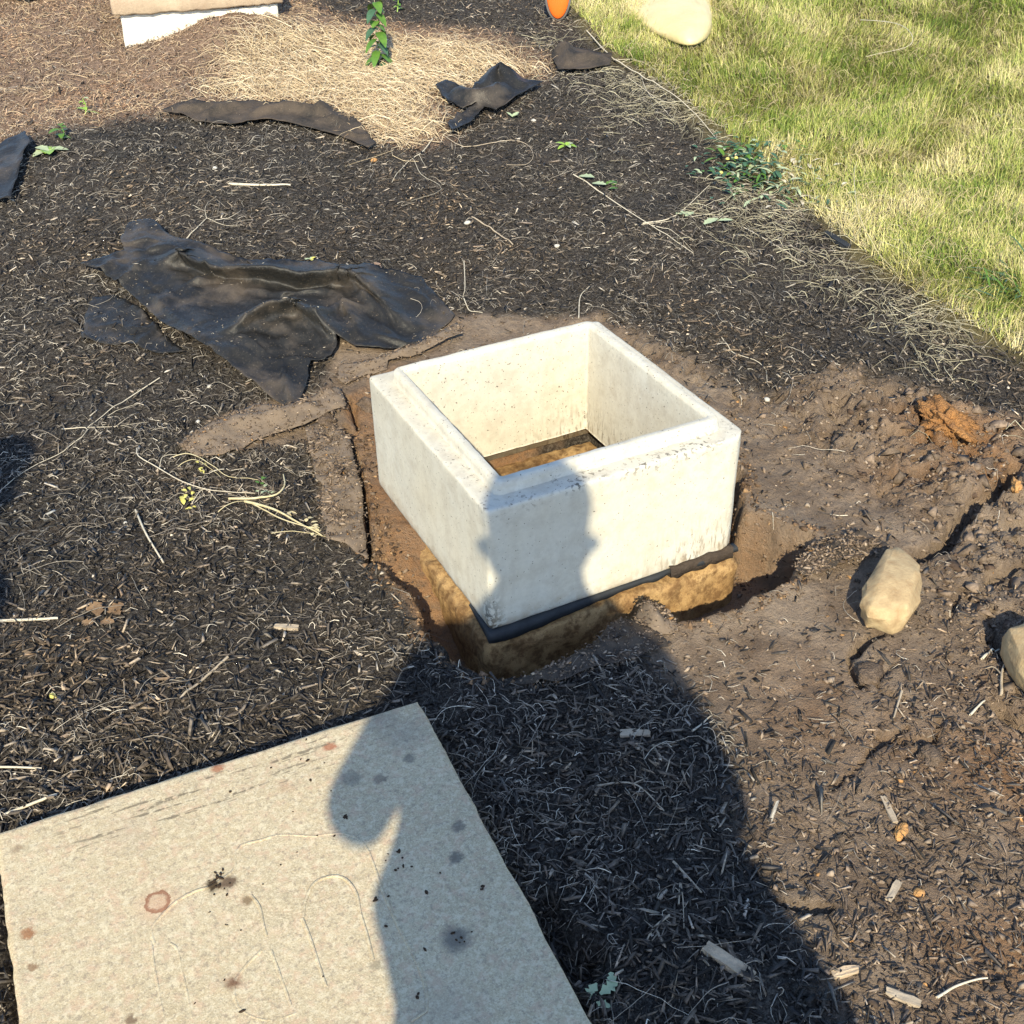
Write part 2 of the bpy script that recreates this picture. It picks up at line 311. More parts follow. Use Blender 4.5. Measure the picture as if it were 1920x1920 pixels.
def plain(name, c, rough=.6, spec=.4, c2=None, sc_=20, bmp=.2, bd=.004):
    m, t, b = mat(name, rough, spec); co = objco(t)
    t.links.new(mix(t, ramp(t, noise(t, co, sc_, 4, .6), [(.3, 0.), (.7, 1.)]), c, c2 or tuple(v * .8 for v in c)), b.inputs['Base Color'])
    bump(t, b, noise(t, co, sc_ * 5, 3), bmp, bd); return m
M_gask = plain('black_gasket_material', (.016, .018, .020), .7, .3, (.03, .032, .035), 30)
M_yel = plain('pale_yellow_plastic_material', (.66, .56, .30), .45, .4, (.62, .49, .23), 9, .3, .01)
M_org = plain('orange_plastic_material', (.85, .16, .02), .4, .5, (.75, .14, .02), 12)
M_grey = plain('grey_plastic_material', (.17, .15, .14), .7, .3)
M_stone = plain('tan_stone_material', (.46, .35, .20), .9, .2, (.30, .205, .11), 40, .5, .003)
M_clay = plain('orange_clay_material', (.42, .21, .075), .95, .1, (.24, .125, .06), 45, 1, .01)
M_clay2 = plain('pale_orange_clay_material', (.52, .28, .10), .95, .1, (.40, .22, .10), 45, .8, .006)
M_brown = plain('brown_clod_material', (.23, .17, .125), .95, .1, (.12, .088, .065), 60, 1, .012)
M_twig = plain('dry_twig_material', (.42, .35, .26), .8, .3, (.30, .24, .17), 60)
M_twig2 = plain('bleached_stem_material', (.60, .54, .42), .8, .3, (.48, .42, .32), 60)
M_straw = plain('yellow_dry_stem_material', (.54, .49, .32), .8, .3, (.46, .37, .2), 60)
M_wood = plain('split_wood_material', (.52, .40, .27), .8, .3, (.36, .27, .18), 70, .6, .003)
M_leaf = plain('fresh_leaf_material', (.10, .20, .025), .5, .4, (.055, .13, .02), 40)
M_leafl = plain('bright_leaf_material', (.28, .42, .06), .5, .4, (.18, .32, .05), 40)
M_leafd = plain('blue_green_leaf_material', (.06, .13, .075), .6, .35, (.035, .085, .04), 40)
M_leafp = plain('pale_wilted_leaf_material', (.40, .46, .28), .75, .3, (.30, .36, .22), 40)
M_dead = plain('dead_leaf_material', (.30, .19, .10), .8, .3, (.12, .07, .035), 50)
M_flow = plain('yellow_petal_material', (.62, .55, .12), .7, .3, (.5, .46, .15), 50)
M_white2 = plain('chalk_pebble_material', (.52, .49, .43), .8, .3)
M_skin = plain('skin_material', (.50, .30, .21), .6, .4); M_shirt = plain('navy_cloth_material', (.03, .045, .09), .9, .1); M_jean = plain('denim_material', (.06, .08, .14), .9, .1)
M_boot = plain('leather_material', (.09, .05, .03), .7, .3); M_hair = plain('dark_hair_material', (.03, .02, .015), .7, .3); M_blk = plain('black_glass_material', (.01, .01, .012), .2, .5)

# ------------------------------------------------------------------ mesh helpers
def tag(o, label=None, cat=None, group=None, kind=None):
    if label: o['label'] = label
    if cat: o['category'] = cat
    if group: o['group'] = group
    if kind: o['kind'] = kind
    return o
def empty(name, loc):
    o = bpy.data.objects.new(name, None); col.objects.link(o); o.location = [float(v) for v in loc]; o.empty_display_size = .05; return o
def link(name, me, m, parent=None, world=True):
    if m and not me.materials: me.materials.append(m)
    o = bpy.data.objects.new(name, me); col.objects.link(o)
    if parent is not None: o.parent = parent
    return o
def nmesh(name, V, F, m, parent=None, smooth=False, tint=None, attrs=None):
    """V (n,3); F (k,3) or (k,4) array; tint (n,3) per-vertex colours"""
    V = np.asarray(V, np.float32); F = np.asarray(F, np.int32); k = F.shape[1]
    if parent is not None: V = V - np.array(parent.location, np.float32)
    me = bpy.data.meshes.new(name); me.vertices.add(len(V)); me.vertices.foreach_set('co', V.ravel())
    me.loops.add(F.size); me.loops.foreach_set('vertex_index', F.ravel())
    me.polygons.add(len(F)); me.polygons.foreach_set('loop_start', np.arange(len(F), dtype=np.int32) * k)
    if smooth: me.polygons.foreach_set('use_smooth', np.ones(len(F), bool))
    if tint is not None:
        a = me.attributes.new('tint', 'FLOAT_COLOR', 'POINT'); a.data.foreach_set('color', np.hstack([tint, np.ones((len(V), 1))]).astype(np.float32).ravel())
    for nm, arr in (attrs or {}).items():
        a = me.attributes.new(nm, 'FLOAT', 'POINT'); a.data.foreach_set('value', np.asarray(arr, np.float32).ravel())
    me.update(calc_edges=True); me.validate()
    return link(name, me, m, parent)
def bmobj(name, bm, m, parent=None, smooth=True):
    if parent is not None: bmesh.ops.translate(bm, verts=bm.verts, vec=-parent.location)
    me = bpy.data.meshes.new(name); bm.to_mesh(me); bm.free()
    for p in me.polygons: p.use_smooth = smooth
    return link(name, me, m, parent)
def tube_arrays(P, r, n=6, taper=.5):
    P = np.asarray(P, float); k = len(P); T = np.gradient(P, axis=0); T /= np.linalg.norm(T, axis=1)[:, None] + 1e-9
    A = np.cross(T, [0.13, 0.21, 1.0]); A /= np.linalg.norm(A, axis=1)[:, None] + 1e-9; B = np.cross(T, A)
    ang = np.arange(n) * 2 * math.pi / n; rr = r * (1 - (1 - taper) * np.linspace(0, 1, k))
    V = (P[:, None] + rr[:, None, None] * (A[:, None] * np.cos(ang)[None, :, None] + B[:, None] * np.sin(ang)[None, :, None])).reshape(-1, 3)
    i = np.arange(k - 1)[:, None] * n; j = np.arange(n)[None]; j2 = (j + 1) % n
    F = np.stack([i + j, i + j2, i + n + j2, i + n + j], -1).reshape(-1, 4); return V, F
def smooth_path(pts, n=14):
    P = np.array(pts, float)
    if len(P) < 3: return np.array([P[0] + (P[-1] - P[0]) * s for s in np.linspace(0, 1, n)])
    Q = np.vstack([2 * P[0] - P[1], P, 2 * P[-1] - P[-2]]); out = []
    for i in range(1, len(Q) - 2):
        m = max(2, n // (len(P) - 1))
        for s in np.linspace(0, 1, m, endpoint=i == len(Q) - 3):
            a, b_, c_, d_ = Q[i - 1], Q[i], Q[i + 1], Q[i + 2]
            out.append(.5 * ((2 * b_) + (-a + c_) * s + (2 * a - 5 * b_ + 4 * c_ - d_) * s * s + (-a + 3 * b_ - 3 * c_ + d_) * s ** 3))
    return np.array(out)
def tubes(name, paths, m, parent=None, n=6):
    Vs, Fs, o = [], [], 0
    for P, r, tp in paths:
        V, F = tube_arrays(P, r, n, tp); Vs.append(V); Fs.append(F + o); o += len(V)
    return nmesh(name, np.vstack(Vs), np.vstack(Fs), m, parent, True)
def rockmesh(name, size, seed, m, parent=None, loc=(0, 0, 0), rz=0, sub=3, amp=.22, f=1.6, flat=.0, cut=6):
    bm = bmesh.new(); bmesh.ops.create_icosphere(bm, subdivisions=sub, radius=1)
    r_ = random.Random(seed); planes = []
    for _ in range(cut):
        n_ = Vector((r_.uniform(-1, 1), r_.uniform(-1, 1), r_.uniform(-1, 1))).normalized(); planes.append((n_, r_.uniform(.62, .9)))
    for v in bm.verts:
        p = v.co.copy()
        for n_, d in planes:
            e = p.dot(n_) - d
            if e > 0: p -= n_ * e * .85
        q = np.array([p.x, p.y, p.z]) + seed * 3.1
        nz = float(fbm(q[0] + q[2] * .7, q[1] - q[2] * .6, f, 3, seed)); nz2 = float(fbm(q[0] - q[2], q[1] + q[2], f * 4, 2, seed + 5))
        p *= 1 + amp * nz + amp * .3 * nz2; v.co = p
    Mx = Matrix.Translation([float(a) for a in loc]) @ Matrix.Rotation(rz, 4, 'Z') @ Matrix.Diagonal((*size, 1)); bmesh.ops.transform(bm, matrix=Mx, verts=bm.verts)
    return bmobj(name, bm, m, parent)

# ------------------------------------------------------------------ the ground sheet
i = np.arange(ny - 1)[:, None] * nx; j = np.arange(nx - 1)[None]
F = np.stack([i + j, i + j + 1, i + nx + j + 1, i + nx + j], -1).reshape(-1, 4)
lawn_, straw_, dirt_ = zones(GX, GY)
cp = [px(*q)[:2] for q in [(1790, 800), (1850, 880), (1900, 1450), (1880, 1800), (1690, 900), (1560, 1330)]]
clay = sum(np.exp(-((GX - p[0]) ** 2 + (GY - p[1]) ** 2) / s) * a for p, s, a in zip(cp, [.016, .012, .014, .012, .01, .03], [.9, .5, .6, .6, .25, .25]))
clay = np.clip(clay + .55 * sst(0.02, -.03, sd(GX, GY, HOLE) + .03 * fbm(GX, GY, 12, 2, 17)), 0, 1)
nmesh('ground', np.stack([GX, GY, GZ], -1).reshape(-1, 3), F, gm, None, True, attrs={'lawn': lawn_, 'straw': straw_, 'dirt': dirt_, 'clay': clay})['kind'] = 'structure'

def scatter(n, poly_px, seed, wpx=None):
    """random points of the ground inside a region, denser towards the viewer's side of the bed"""
    r = np.random.default_rng(seed); P = poly(poly_px); lo = P.min(0); hi = P.max(0); out = []
    while sum(len(o) for o in out) < n:
        q = r.uniform(lo, hi, (n * 3, 2)); d = np.hypot(q[:, 0] - CAM[0], q[:, 1] - CAM[1])
        keep = inside(q[:, 0], q[:, 1], P) & (r.random(len(q)) < np.clip((1.7 / np.maximum(d, .4)) ** 1.2, 0, 1)); out.append(q[keep])
    return np.vstack(out)[:n]
VIEW = [(-180, -90), (2100, -90), (2100, 2060), (-180, 2060)]
def notbox(q):
    x, y = q[:, 0], q[:, 1]; m = ~((x > -.02) & (x < W + .02) & (y > -.02) & (y < WY + .02))
    s = (q - _c) @ SLABC[1].T; m &= ~((np.abs(s[:, 0]) < SW / 2 + .004) & (s[:, 1] < SW / 2 + .004) & (s[:, 1] > -SW / 2 - .030))
    return m
def chips(name, q, L, Wd, T, colors, seed, lift=.5, m=M_chip, yaw=None, tilt=.35, lo=False):
    r = np.random.default_rng(seed); n = len(q)
    u_ = r.random(n) ** 2.0; L = L[0] + (L[1] - L[0]) * u_; Wd = Wd[0] + (Wd[1] - Wd[0]) * (.65 * r.random(n) ** 1.4 + .35 * u_); T = r.uniform(*T, n)
    th = r.uniform(0, 2 * math.pi, n) if yaw is None else yaw + r.normal(0, .5, n)
    pt = r.normal(0, tilt, n); rl = r.normal(0, .5, n); z = gz(q[:, 0], q[:, 1]) + T * lift + np.abs(np.sin(pt)) * L * .30
    # a broken splinter: three-sided, both ends blunt, ragged and of their own width
    tri = np.array([[-.5, -.4], [.5, -.4], [.05, .6]]); V = np.zeros((n, 6, 3)); wa, wb = r.uniform(.12, 1.0, (2, n, 1))
    V[:, :3, 0] = -.5 + r.uniform(0, .28, (n, 3)); V[:, 3:, 0] = .5 - r.uniform(0, .28, (n, 3)); ja, jb = r.normal(0, .14, (2, n, 3)); of = r.normal(0, .35, (n, 1))
    V[:, :3, 1] = (tri[:, 0] + ja) * wa + of; V[:, 3:, 1] = (tri[:, 0] + jb) * wb - of; V[:, :3, 2] = tri[:, 1] * wa ** .5; V[:, 3:, 2] = tri[:, 1] * wb ** .5
    V = V * np.stack([L, Wd, T], -1)[:, None]
    cr, sr = np.cos(rl), np.sin(rl); y, zz = V[..., 1].copy(), V[..., 2].copy(); V[..., 1] = y * cr[:, None] - zz * sr[:, None]; V[..., 2] = y * sr[:, None] + zz * cr[:, None]
    c_, s_ = np.cos(pt), np.sin(pt); x, zz = V[..., 0].copy(), V[..., 2].copy(); V[..., 0] = x * c_[:, None] - zz * s_[:, None]; V[..., 2] = x * s_[:, None] + zz * c_[:, None]
    c_, s_ = np.cos(th), np.sin(th); x, y = V[..., 0].copy(), V[..., 1].copy(); V[..., 0] = x * c_[:, None] - y * s_[:, None]; V[..., 1] = x * s_[:, None] + y * c_[:, None]
    V += np.stack([q[:, 0], q[:, 1], z], -1)[:, None]
    f = np.array([[0, 2, 1], [3, 4, 5], [0, 1, 4], [0, 4, 3], [1, 2, 5], [1, 5, 4], [2, 0, 3], [2, 3, 5]])
    kv = 6; F = (f[None] + (np.arange(n) * kv)[:, None, None]).reshape(-1, 3)
    cs, pr = np.array([c for c, _ in colors]), np.array([p for _, p in colors]); pr = pr / pr.sum()
    pn = (fbm(q[:, 0], q[:, 1], 2.6, 3, 120) + .4 * fbm(q[:, 0], q[:, 1], 12, 2, 121))[:, None]; tn = cs[r.choice(len(cs), n, p=pr)] * r.uniform(.7, 1.3, (n, 1)) * (1 + .30 * pn) * np.hstack([1.04 + .16 * pn, 1 + 0 * pn, .97 - .18 * pn]); tn = np.repeat(tn, kv, 0)
    return nmesh(name, V.reshape(-1, 3), F, m, None, False, tn)
def strands(name, q, L, rad, colors, seed, curl=1.0, m=M_fibre, segs=5, yaw=None, ysp=.4, hi=.012, taper=.4):
    r = np.random.default_rng(seed); n = len(q); L = r.uniform(*L, n) * r.uniform(.5, 1, n); rad = r.uniform(*rad, n)
    th = r.uniform(0, 2 * math.pi, n) if yaw is None else yaw + r.normal(0, ysp, n)
    k = r.normal(0, curl, n) * 2.2; wob = r.normal(0, curl * .5, (n, segs))
    st = (L / segs)[:, None]; ang = th[:, None] + k[:, None] * np.linspace(0, 1, segs)[None] + np.cumsum(wob, 1) * .5
    X = np.cumsum(np.hstack([q[:, :1], st * np.cos(ang)]), 1); Y = np.cumsum(np.hstack([q[:, 1:2], st * np.sin(ang)]), 1)
    Zt = gz(X, Y); arch = np.sin(np.linspace(0, math.pi, segs + 1))[None] * r.uniform(0, hi, (n, 1)) + r.uniform(.001, .008, (n, 1))
    Zt = np.maximum(Zt, (Zt[:, :1] + Zt[:, -1:]) / 2 - .01) + arch + rad[:, None]
    P = np.stack([X, Y, Zt], -1); T = np.gradient(P, axis=1); T /= np.linalg.norm(T, axis=2, keepdims=True) + 1e-9
    A = np.cross(T, [0, 0, 1.]); A /= np.linalg.norm(A, axis=2, keepdims=True) + 1e-9; B = np.cross(A, T)
    rr = rad[:, None] * (1 - (1 - taper) * np.linspace(0, 1, segs + 1)[None])
    V = np.stack([P + rr[..., None] * (A * math.cos(a) + B * math.sin(a)) for a in (-.52, math.pi / 2, math.pi + .52)], 2)      # n,segs+1,3,3
    b0 = (np.arange(n) * (segs + 1) * 3)[:, None, None]; i_ = (np.arange(segs) * 3)[None, :, None]; j_ = np.arange(3)[None, None]; j2 = (j_ + 1) % 3
    F = np.stack([b0 + i_ + j_, b0 + i_ + j2, b0 + i_ + 3 + j2, b0 + i_ + 3 + j_], -1).reshape(-1, 4)
    cs, pr = np.array([c for c, _ in colors]), np.array([p for _, p in colors]); pr = pr / pr.sum()
    tn = np.repeat(cs[r.choice(len(cs), n, p=pr)] * r.uniform(.75, 1.25, (n, 1)), (segs + 1) * 3, 0)
    return nmesh(name, V.reshape(-1, 3), F, m, None, True, tn)

# --- bark mulch
q = scatter(118000, VIEW, 1); la, st_, di = zones(q[:, 0], q[:, 1]); h = sd(q[:, 0], q[:, 1], HOLE)
r_ = np.random.default_rng(3); pr = (1 - la) * (1 - .8 * st_) * (1 - .96 * di) * (.55 + .45 * sst(-.45, .05, fbm(q[:, 0], q[:, 1], 3.0, 3, 122) + .3 * fbm(q[:, 0], q[:, 1], 14, 2, 123))); keep = (r_.random(len(q)) < pr) & notbox(q) & (h > .012)
q = q[keep]
BARK = [((.022, .020, .019), 3.8), ((.050, .044, .039), 5), ((.090, .078, .067), 4.8), ((.15, .13, .108), 2.6), ((.27, .235, .19), 1.0), ((.46, .41, .34), .40)]
d = np.hypot(q[:, 0] - CAM[0], q[:, 1] - CAM[1]); nr_ = (d < 2.0) & (r_.random(len(q)) < .5)
tag(chips('bark_mulch', q[nr_], (.008, .060), (.0016, .0105), (.0015, .0055), BARK, 11), 'dark shredded bark mulch spread over the near part of the bed', 'mulch', kind='stuff')
tag(chips('bark_mulch', q[~nr_], (.006, .046), (.0016, .0095), (.0015, .006), BARK, 12, lo=True), 'dark fine bark mulch spread over the whole bed', 'mulch', kind='stuff')
q = scatter(9000, VIEW, 5); la, st_, di = zones(q[:, 0], q[:, 1]); h = sd(q[:, 0], q[:, 1], HOLE); q = q[(r_.random(len(q)) < (1 - la) * (1 - st_) * (1 - .9 * di)) & notbox(q) & (h > .03)]
tag(chips('bark_nuggets', q, (.016, .055), (.004, .014), (.002, .006), [((.03, .026, .023), 3), ((.065, .056, .048), 3), ((.11, .092, .076), 2.5), ((.19, .155, .125), 1.2), ((.30, .25, .20), .4)], 6, tilt=.2), 'larger flat flakes of bark lying on the mulch', 'mulch', kind='stuff')

#CR
# chips strewn over the soil on the right
q = scatter(30000, [(1180, 560), (2000, 700), (2100, 2060), (1250, 2060), (1150, 1250)], 21); la, st_, di = zones(q[:, 0], q[:, 1]); h = sd(q[:, 0], q[:, 1], HOLE)
pr = di * (.05 + .75 * sst(-.30, -.95, q[:, 1] + .25 * fbm(q[:, 0], q[:, 1], 5, 2, 77))); keep = (r_.random(len(q)) < pr) & notbox(q) & (h > .01)
tag(chips('scattered_wood_chips', q[keep], (.008, .034), (.002, .006), (.001, .004), [((.06, .045, .035), 3), ((.12, .09, .07), 3), ((.20, .15, .11), 2), ((.34, .27, .20), 1)], 22), 'brown and grey wood chips strewn over the bare soil', 'wood chips', kind='stuff')
# pale roots and fibres in the mulch
q = scatter(42000, VIEW, 31); la, st_, di = zones(q[:, 0], q[:, 1]); h = sd(q[:, 0], q[:, 1], HOLE)
nz = fbm(q[:, 0], q[:, 1], 2.2, 3, 90) + .5 * fbm(q[:, 0], q[:, 1], 9, 2, 91)
den = .22 + .78 * sst(-.25, .30, nz); pr = (1 - la * .9) * (1 - .9 * di) * den; keep = (r_.random(len(q)) < pr) & notbox(q) & (h > .02); q = q[keep]
FIB = [((.30, .265, .22), 4), ((.44, .39, .32), 3), ((.19, .165, .14), 4.5), ((.64, .58, .48), 1.2)]
k = len(q) // 20
tag(strands('dry_root_fibres', q[:11 * k], (.008, .045), (.0005, .0013), FIB, 32, curl=.22, segs=2, hi=.008), 'short straight dry fibres strewn over the dark mulch', 'dry fibres', kind='stuff')
tag(strands('dry_root_fibres', q[11 * k:19 * k], (.015, .060), (.0004, .0011), FIB, 33, curl=.7, segs=4), 'bent and curled dry fibres tangled in the dark mulch', 'dry fibres', kind='stuff')
tag(strands('dry_root_fibres', q[19 * k:], (.06, .20), (.0005, .0011), FIB, 34, curl=.35, segs=8, hi=.02), 'long thin pale roots trailing over the dark mulch', 'dry fibres', kind='stuff')
# dry stalks raked against the lawn edge
EP = poly([(1085, 40), (1150, 110), (1250, 180), (1320, 250), (1430, 335), (1520, 400), (1580, 470), (1700, 560), (1830, 650), (1925, 700)]); r0 = np.random.default_rng(8)
tt = r0.integers(0, len(EP) - 1, 3400); f_ = r0.random(3400)[:, None]; q = EP[tt] * (1 - f_) + EP[tt + 1] * f_ + r0.normal(0, .15, (3400, 2)) - np.array([.06, .0]); q = q[fbm(q[:, 0], q[:, 1], 3.5, 3, 95) > -.05 + .5 * r0.random(len(q)) - .15]; dv = EP[-1] - EP[0]
tag(strands('edge_stalks', q, (.03, .15), (.0007, .0015), [((.40, .36, .25), 3), ((.26, .23, .16), 4), ((.52, .48, .34), 1.5)], 35, curl=.35, segs=3, yaw=math.atan2(dv[1], dv[0]), ysp=.8, hi=.02), 'pale dry stalks and grass clippings along the lawn edge', 'dry stalks', kind='stuff')
# straw litter of the far patch
reg = [(-180, -90), (1080, -90), (1060, 130), (860, 275), (700, 285), (300, 240), (60, 280), (-180, 380)]
q = scatter(34000, reg, 41); la, st_, di = zones(q[:, 0], q[:, 1]); keep = r_.random(len(q)) < st_; q = q[keep]
STR = [((.38, .27, .19), 4), ((.27, .175, .12), 4), ((.52, .40, .29), 3), ((.13, .085, .058), 3)]
tag(chips('brown_litter', q, (.012, .040), (.002, .005), (.001, .004), STR, 42, tilt=.5, lo=True), 'reddish brown crumbly litter before the lidded riser', 'litter', kind='stuff')
gold = [(300, 200), (380, 120), (500, 75), (640, 55), (820, 65), (980, 95), (1060, 140), (900, 170), (840, 205), (870, 268), (740, 285), (600, 225), (430, 212)]
q = scatter(15000, gold, 51); gp = sd(q[:, 0], q[:, 1], poly(gold)); u1 = fbm(q[:, 0], q[:, 1], 3.2, 3, 57); q = q[r_.random(len(q)) < sst(0.02, -.22, gp) * sst(-.35, .25, u1 - .1 + 1.2 * (q[:, 0] > .5))][:5600]; d1 = atz(500, 130)[:2] - atz(820, 240)[:2]
tag(strands('golden_straw', q, (.06, .24), (.0008, .0018), [((.60, .48, .31), 4), ((.42, .31, .20), 3), ((.74, .63, .45), 1.8)], 52, curl=.3, segs=4, yaw=math.atan2(d1[1], d1[0]), ysp=.8, hi=.03), 'long golden straw lying combed across the far patch', 'straw', kind='stuff')
q = scatter(6000, reg, 53); la, st_, di = zones(q[:, 0], q[:, 1]); q = q[r_.random(len(q)) < st_]
tag(strands('short_straw', q, (.03, .10), (.0008, .0016), [((.52, .40, .26), 4), ((.40, .28, .18), 3)], 54, curl=.6, hi=.02, segs=3), 'short pale straw bits scattered over the brown litter', 'straw', kind='stuff')
# soil crumbs
q = scatter(42000, [(560, 560), (1100, 560), (1400, 620), (2000, 720), (2100, 2060), (1300, 2060), (1150, 1200), (620, 1100)], 61); la, st_, di = zones(q[:, 0], q[:, 1])
q = q[(r_.random(len(q)) < np.maximum(di, .9 * (sd(q[:, 0], q[:, 1], HOLE) < .01)) * (.25 + .75 * sst(.9, 1.15, q[:, 0] + .4 * sst(0, -.9, q[:, 1])))) & notbox(q)]
def crumbs(name, q, sz, colors, seed, emb=.2):
    r = np.random.default_rng(seed); n = len(q); v0 = np.array([[1., 0, 0], [-1, 0, 0], [0, 1, 0], [0, -1, 0], [0, 0, 1], [0, 0, -1]]); f0 = np.array([[0, 2, 4], [2, 1, 4], [1, 3, 4], [3, 0, 4], [2, 0, 5], [1, 2, 5], [3, 1, 5], [0, 3, 5]]); k = 6
    s = r.uniform(0, 1, n) ** 3 * (sz[1] - sz[0]) + sz[0]
    V = (v0[None] + r.normal(0, .42, (n, k, 3))) * s[:, None, None] * r.uniform(.65, 1.2, (n, 1, 3)) * [1, 1, .75]
    V += np.stack([q[:, 0], q[:, 1], gz(q[:, 0], q[:, 1]) + s * emb], -1)[:, None]
    cs, pr = np.array([c for c, _ in colors]), np.array([p for _, p in colors]); pr = pr / pr.sum()
    tn = np.repeat(cs[r.choice(len(cs), n, p=pr)] * r.uniform(.8, 1.2, (n, 1)), k, 0)
    return nmesh(name, V.reshape(-1, 3), (f0[None] + (np.arange(n) * k)[:, None, None]).reshape(-1, 3), M_clod, None, False, tn)
SOIL = [((.16, .12, .088), 4), ((.22, .165, .122), 4), ((.31, .245, .185), 1.4), ((.09, .066, .05), 3), ((.34, .19, .08), .12)]
q2 = q[r_.random(len(q)) < .08 * sst(.9, 1.2, q[:, 0] + .4 * sst(0, -.9, q[:, 1]))]
tag(crumbs('soil_lumps', q2, (.006, .020), SOIL[:2] + [((.09, .062, .045), 3)], 63, .1), 'rough lumps of dug brown soil right of the pit', 'soil', kind='stuff')
hq = np.random.default_rng(66).uniform([-.35, -.3], [1.1, .9], (26000, 2)); hd = sd(hq[:, 0], hq[:, 1], HOLE); hq = hq[(np.abs(hd + .012) < .05) & notbox(hq)]
tag(crumbs('fallen_soil', hq[:7000], (.0012, .0075), [((.13, .085, .055), 4), ((.20, .13, .08), 4), ((.28, .18, .10), 2), ((.07, .048, .034), 3)], 65), 'crumbled soil fallen along the rim and walls of the pit', 'soil', kind='stuff')
dq = scatter(30000, VIEW, 67); la, st_, di = zones(dq[:, 0], dq[:, 1]); dq = dq[(r_.random(len(dq)) < (1 - la) * (1 - di) * (1 - st_)) & notbox(dq) & (sd(dq[:, 0], dq[:, 1], HOLE) > .01)]
tag(crumbs('mulch_crumbs', dq, (.0012, .0052), BARK, 68), 'crumbly fine dust of the dark mulch', 'mulch', kind='stuff')
tag(crumbs('soil_crumbs', q, (.0010, .0075), SOIL, 62), 'loose brown soil crumbs around the dug pit', 'soil', kind='stuff')
# lawn
LR = [(1020, -90), (1062, 10), (1130, 90), (1290, 200), (1420, 300), (1560, 440), (1690, 540), (1925, 690), (2100, 780), (2150, -90)]
q = scatter(120000, LR, 71); la, st_, di = zones(q[:, 0], q[:, 1]); q = q[r_.random(len(q)) < la ** .6]
def blades(name, q, L, wd, seed, lean=.75, tintf=None):
    r = np.random.default_rng(seed); n = len(q); x, y = q[:, 0], q[:, 1]
    L = r.uniform(*L, n) * (1 + .35 * fbm(x, y, 5, 2, 81)); wd = r.uniform(*wd, n); th = r.uniform(0, 2 * math.pi, n) * .6 + 5.5 * fbm(x, y, 1.7, 2, 82) + 1.2
    le = np.clip(r.normal(lean, .35, n), .05, 1.4); S = 2
    s = np.linspace(0, 1, S + 1); a = le[:, None] * (.35 + .9 * s[None])
    hor = np.cumsum(np.hstack([np.zeros((n, 1)), (L / S)[:, None] * np.sin(a[:, 1:])]), 1); ver = np.cumsum(np.hstack([np.zeros((n, 1)), (L / S)[:, None] * np.cos(a[:, 1:])]), 1)
    cx, sx = np.cos(th)[:, None], np.sin(th)[:, None]; P = np.stack([x[:, None] + hor * cx, y[:, None] + hor * sx, gz(x, y)[:, None] - .003 + np.maximum(ver, .004)], -1)
    ph = r.uniform(-.9, .9, n)[:, None]; pv = np.stack([-np.sin(th[:, None] + ph), np.cos(th[:, None] + ph), 0 * ph], -1)
    ww = (wd[:, None] * np.array([1, .85, .12])[None])[..., None]
    V = np.stack([P - pv * ww / 2, P + pv * ww / 2], 2).reshape(n, -1, 3); k = 2 * (S + 1)
    f = np.array([[2 * i, 2 * i + 1, 2 * i + 3, 2 * i + 2] for i in range(S)]); F = (f[None] + (np.arange(n) * k)[:, None, None]).reshape(-1, 4)
    cs = np.array([(.085, .145, .018), (.18, .235, .038), (.32, .345, .085), (.50, .46, .18), (.57, .49, .27)])
    dry = np.clip(.50 + .48 * fbm(x, y, 1.5, 3, 83) + .42 * fbm(x, y, 6, 2, 84) + r.normal(0, .22, n) + .55 * np.exp(-np.clip(-sd(x, y, LAWN), 0, 9) / .16) * sst(1.9, .9, y), 0, .999) * 4
    i0 = dry.astype(int); ft = (dry - i0)[:, None]; tn = cs[i0] * (1 - ft) + cs[np.minimum(i0 + 1, 4)] * ft
    if tintf is not None: tn = tn * tintf
    tn = np.repeat(tn * r.uniform(.8, 1.25, (n, 1)), k, 0)
    return nmesh(name, V.reshape(-1, 3), F, M_grass, None, True, tn)
tag(blades('lawn_grass', q, (.028, .062), (.0016, .0036), 72), 'patchy green and straw yellow lawn beside the bed', 'grass', kind='stuff')
q = scatter(5000, LR, 73); la, st_, di = zones(q[:, 0], q[:, 1]); q = q[r_.random(len(q)) < la]
tag(strands('dead_grass_thatch', q, (.04, .12), (.0006, .0012), [((.50, .42, .24), 3), ((.40, .32, .18), 2)], 74, curl=.5, hi=.05, segs=4), 'dry dead stalks lying in the lawn', 'thatch', kind='stuff')

# ------------------------------------------------------------------ concrete risers
def sqring(x0, y0, x1, y1, z, r, ns=36, nc=5):
    """counter-clockwise ring: 4 rounded corners and evenly split sides, same vertex count for every ring"""
    P = []
    for cx, cy, a0 in ((x0 + r, y0 + r, math.pi), (x1 - r, y0 + r, 1.5 * math.pi), (x1 - r, y1 - r, 0), (x0 + r, y1 - r, .5 * math.pi)):
        for k in range(nc + 1):
            a = a0 + .5 * math.pi * k / nc; P.append((cx + r * math.cos(a), cy + r * math.sin(a)))
        a = len(P) - 1; P.append(None)
    out = []
    m = len(P)
    for k, p in enumerate(P):
        if p is not None: out.append(p); continue
        a = P[k - 1]; b_ = P[(k + 1) % m]
        for s in np.linspace(0, 1, ns + 2)[1:-1]: out.append((a[0] + (b_[0] - a[0]) * s, a[1] + (b_[1] - a[1]) * s))
    return np.array([(p[0], p[1], z) for p in out])
def loft(rings, close=True):
    n = len(rings[0]); V = np.vstack(rings); F = []; m = len(rings)
    j = np.arange(n); j2 = (j + 1) % n
    for k in range(m if close else m - 1):
        a = k * n; b_ = ((k + 1) % m) * n; F.append(np.stack([a + j, a + j2, b_ + j2, b_ + j], -1))
    return V, np.vstack(F)
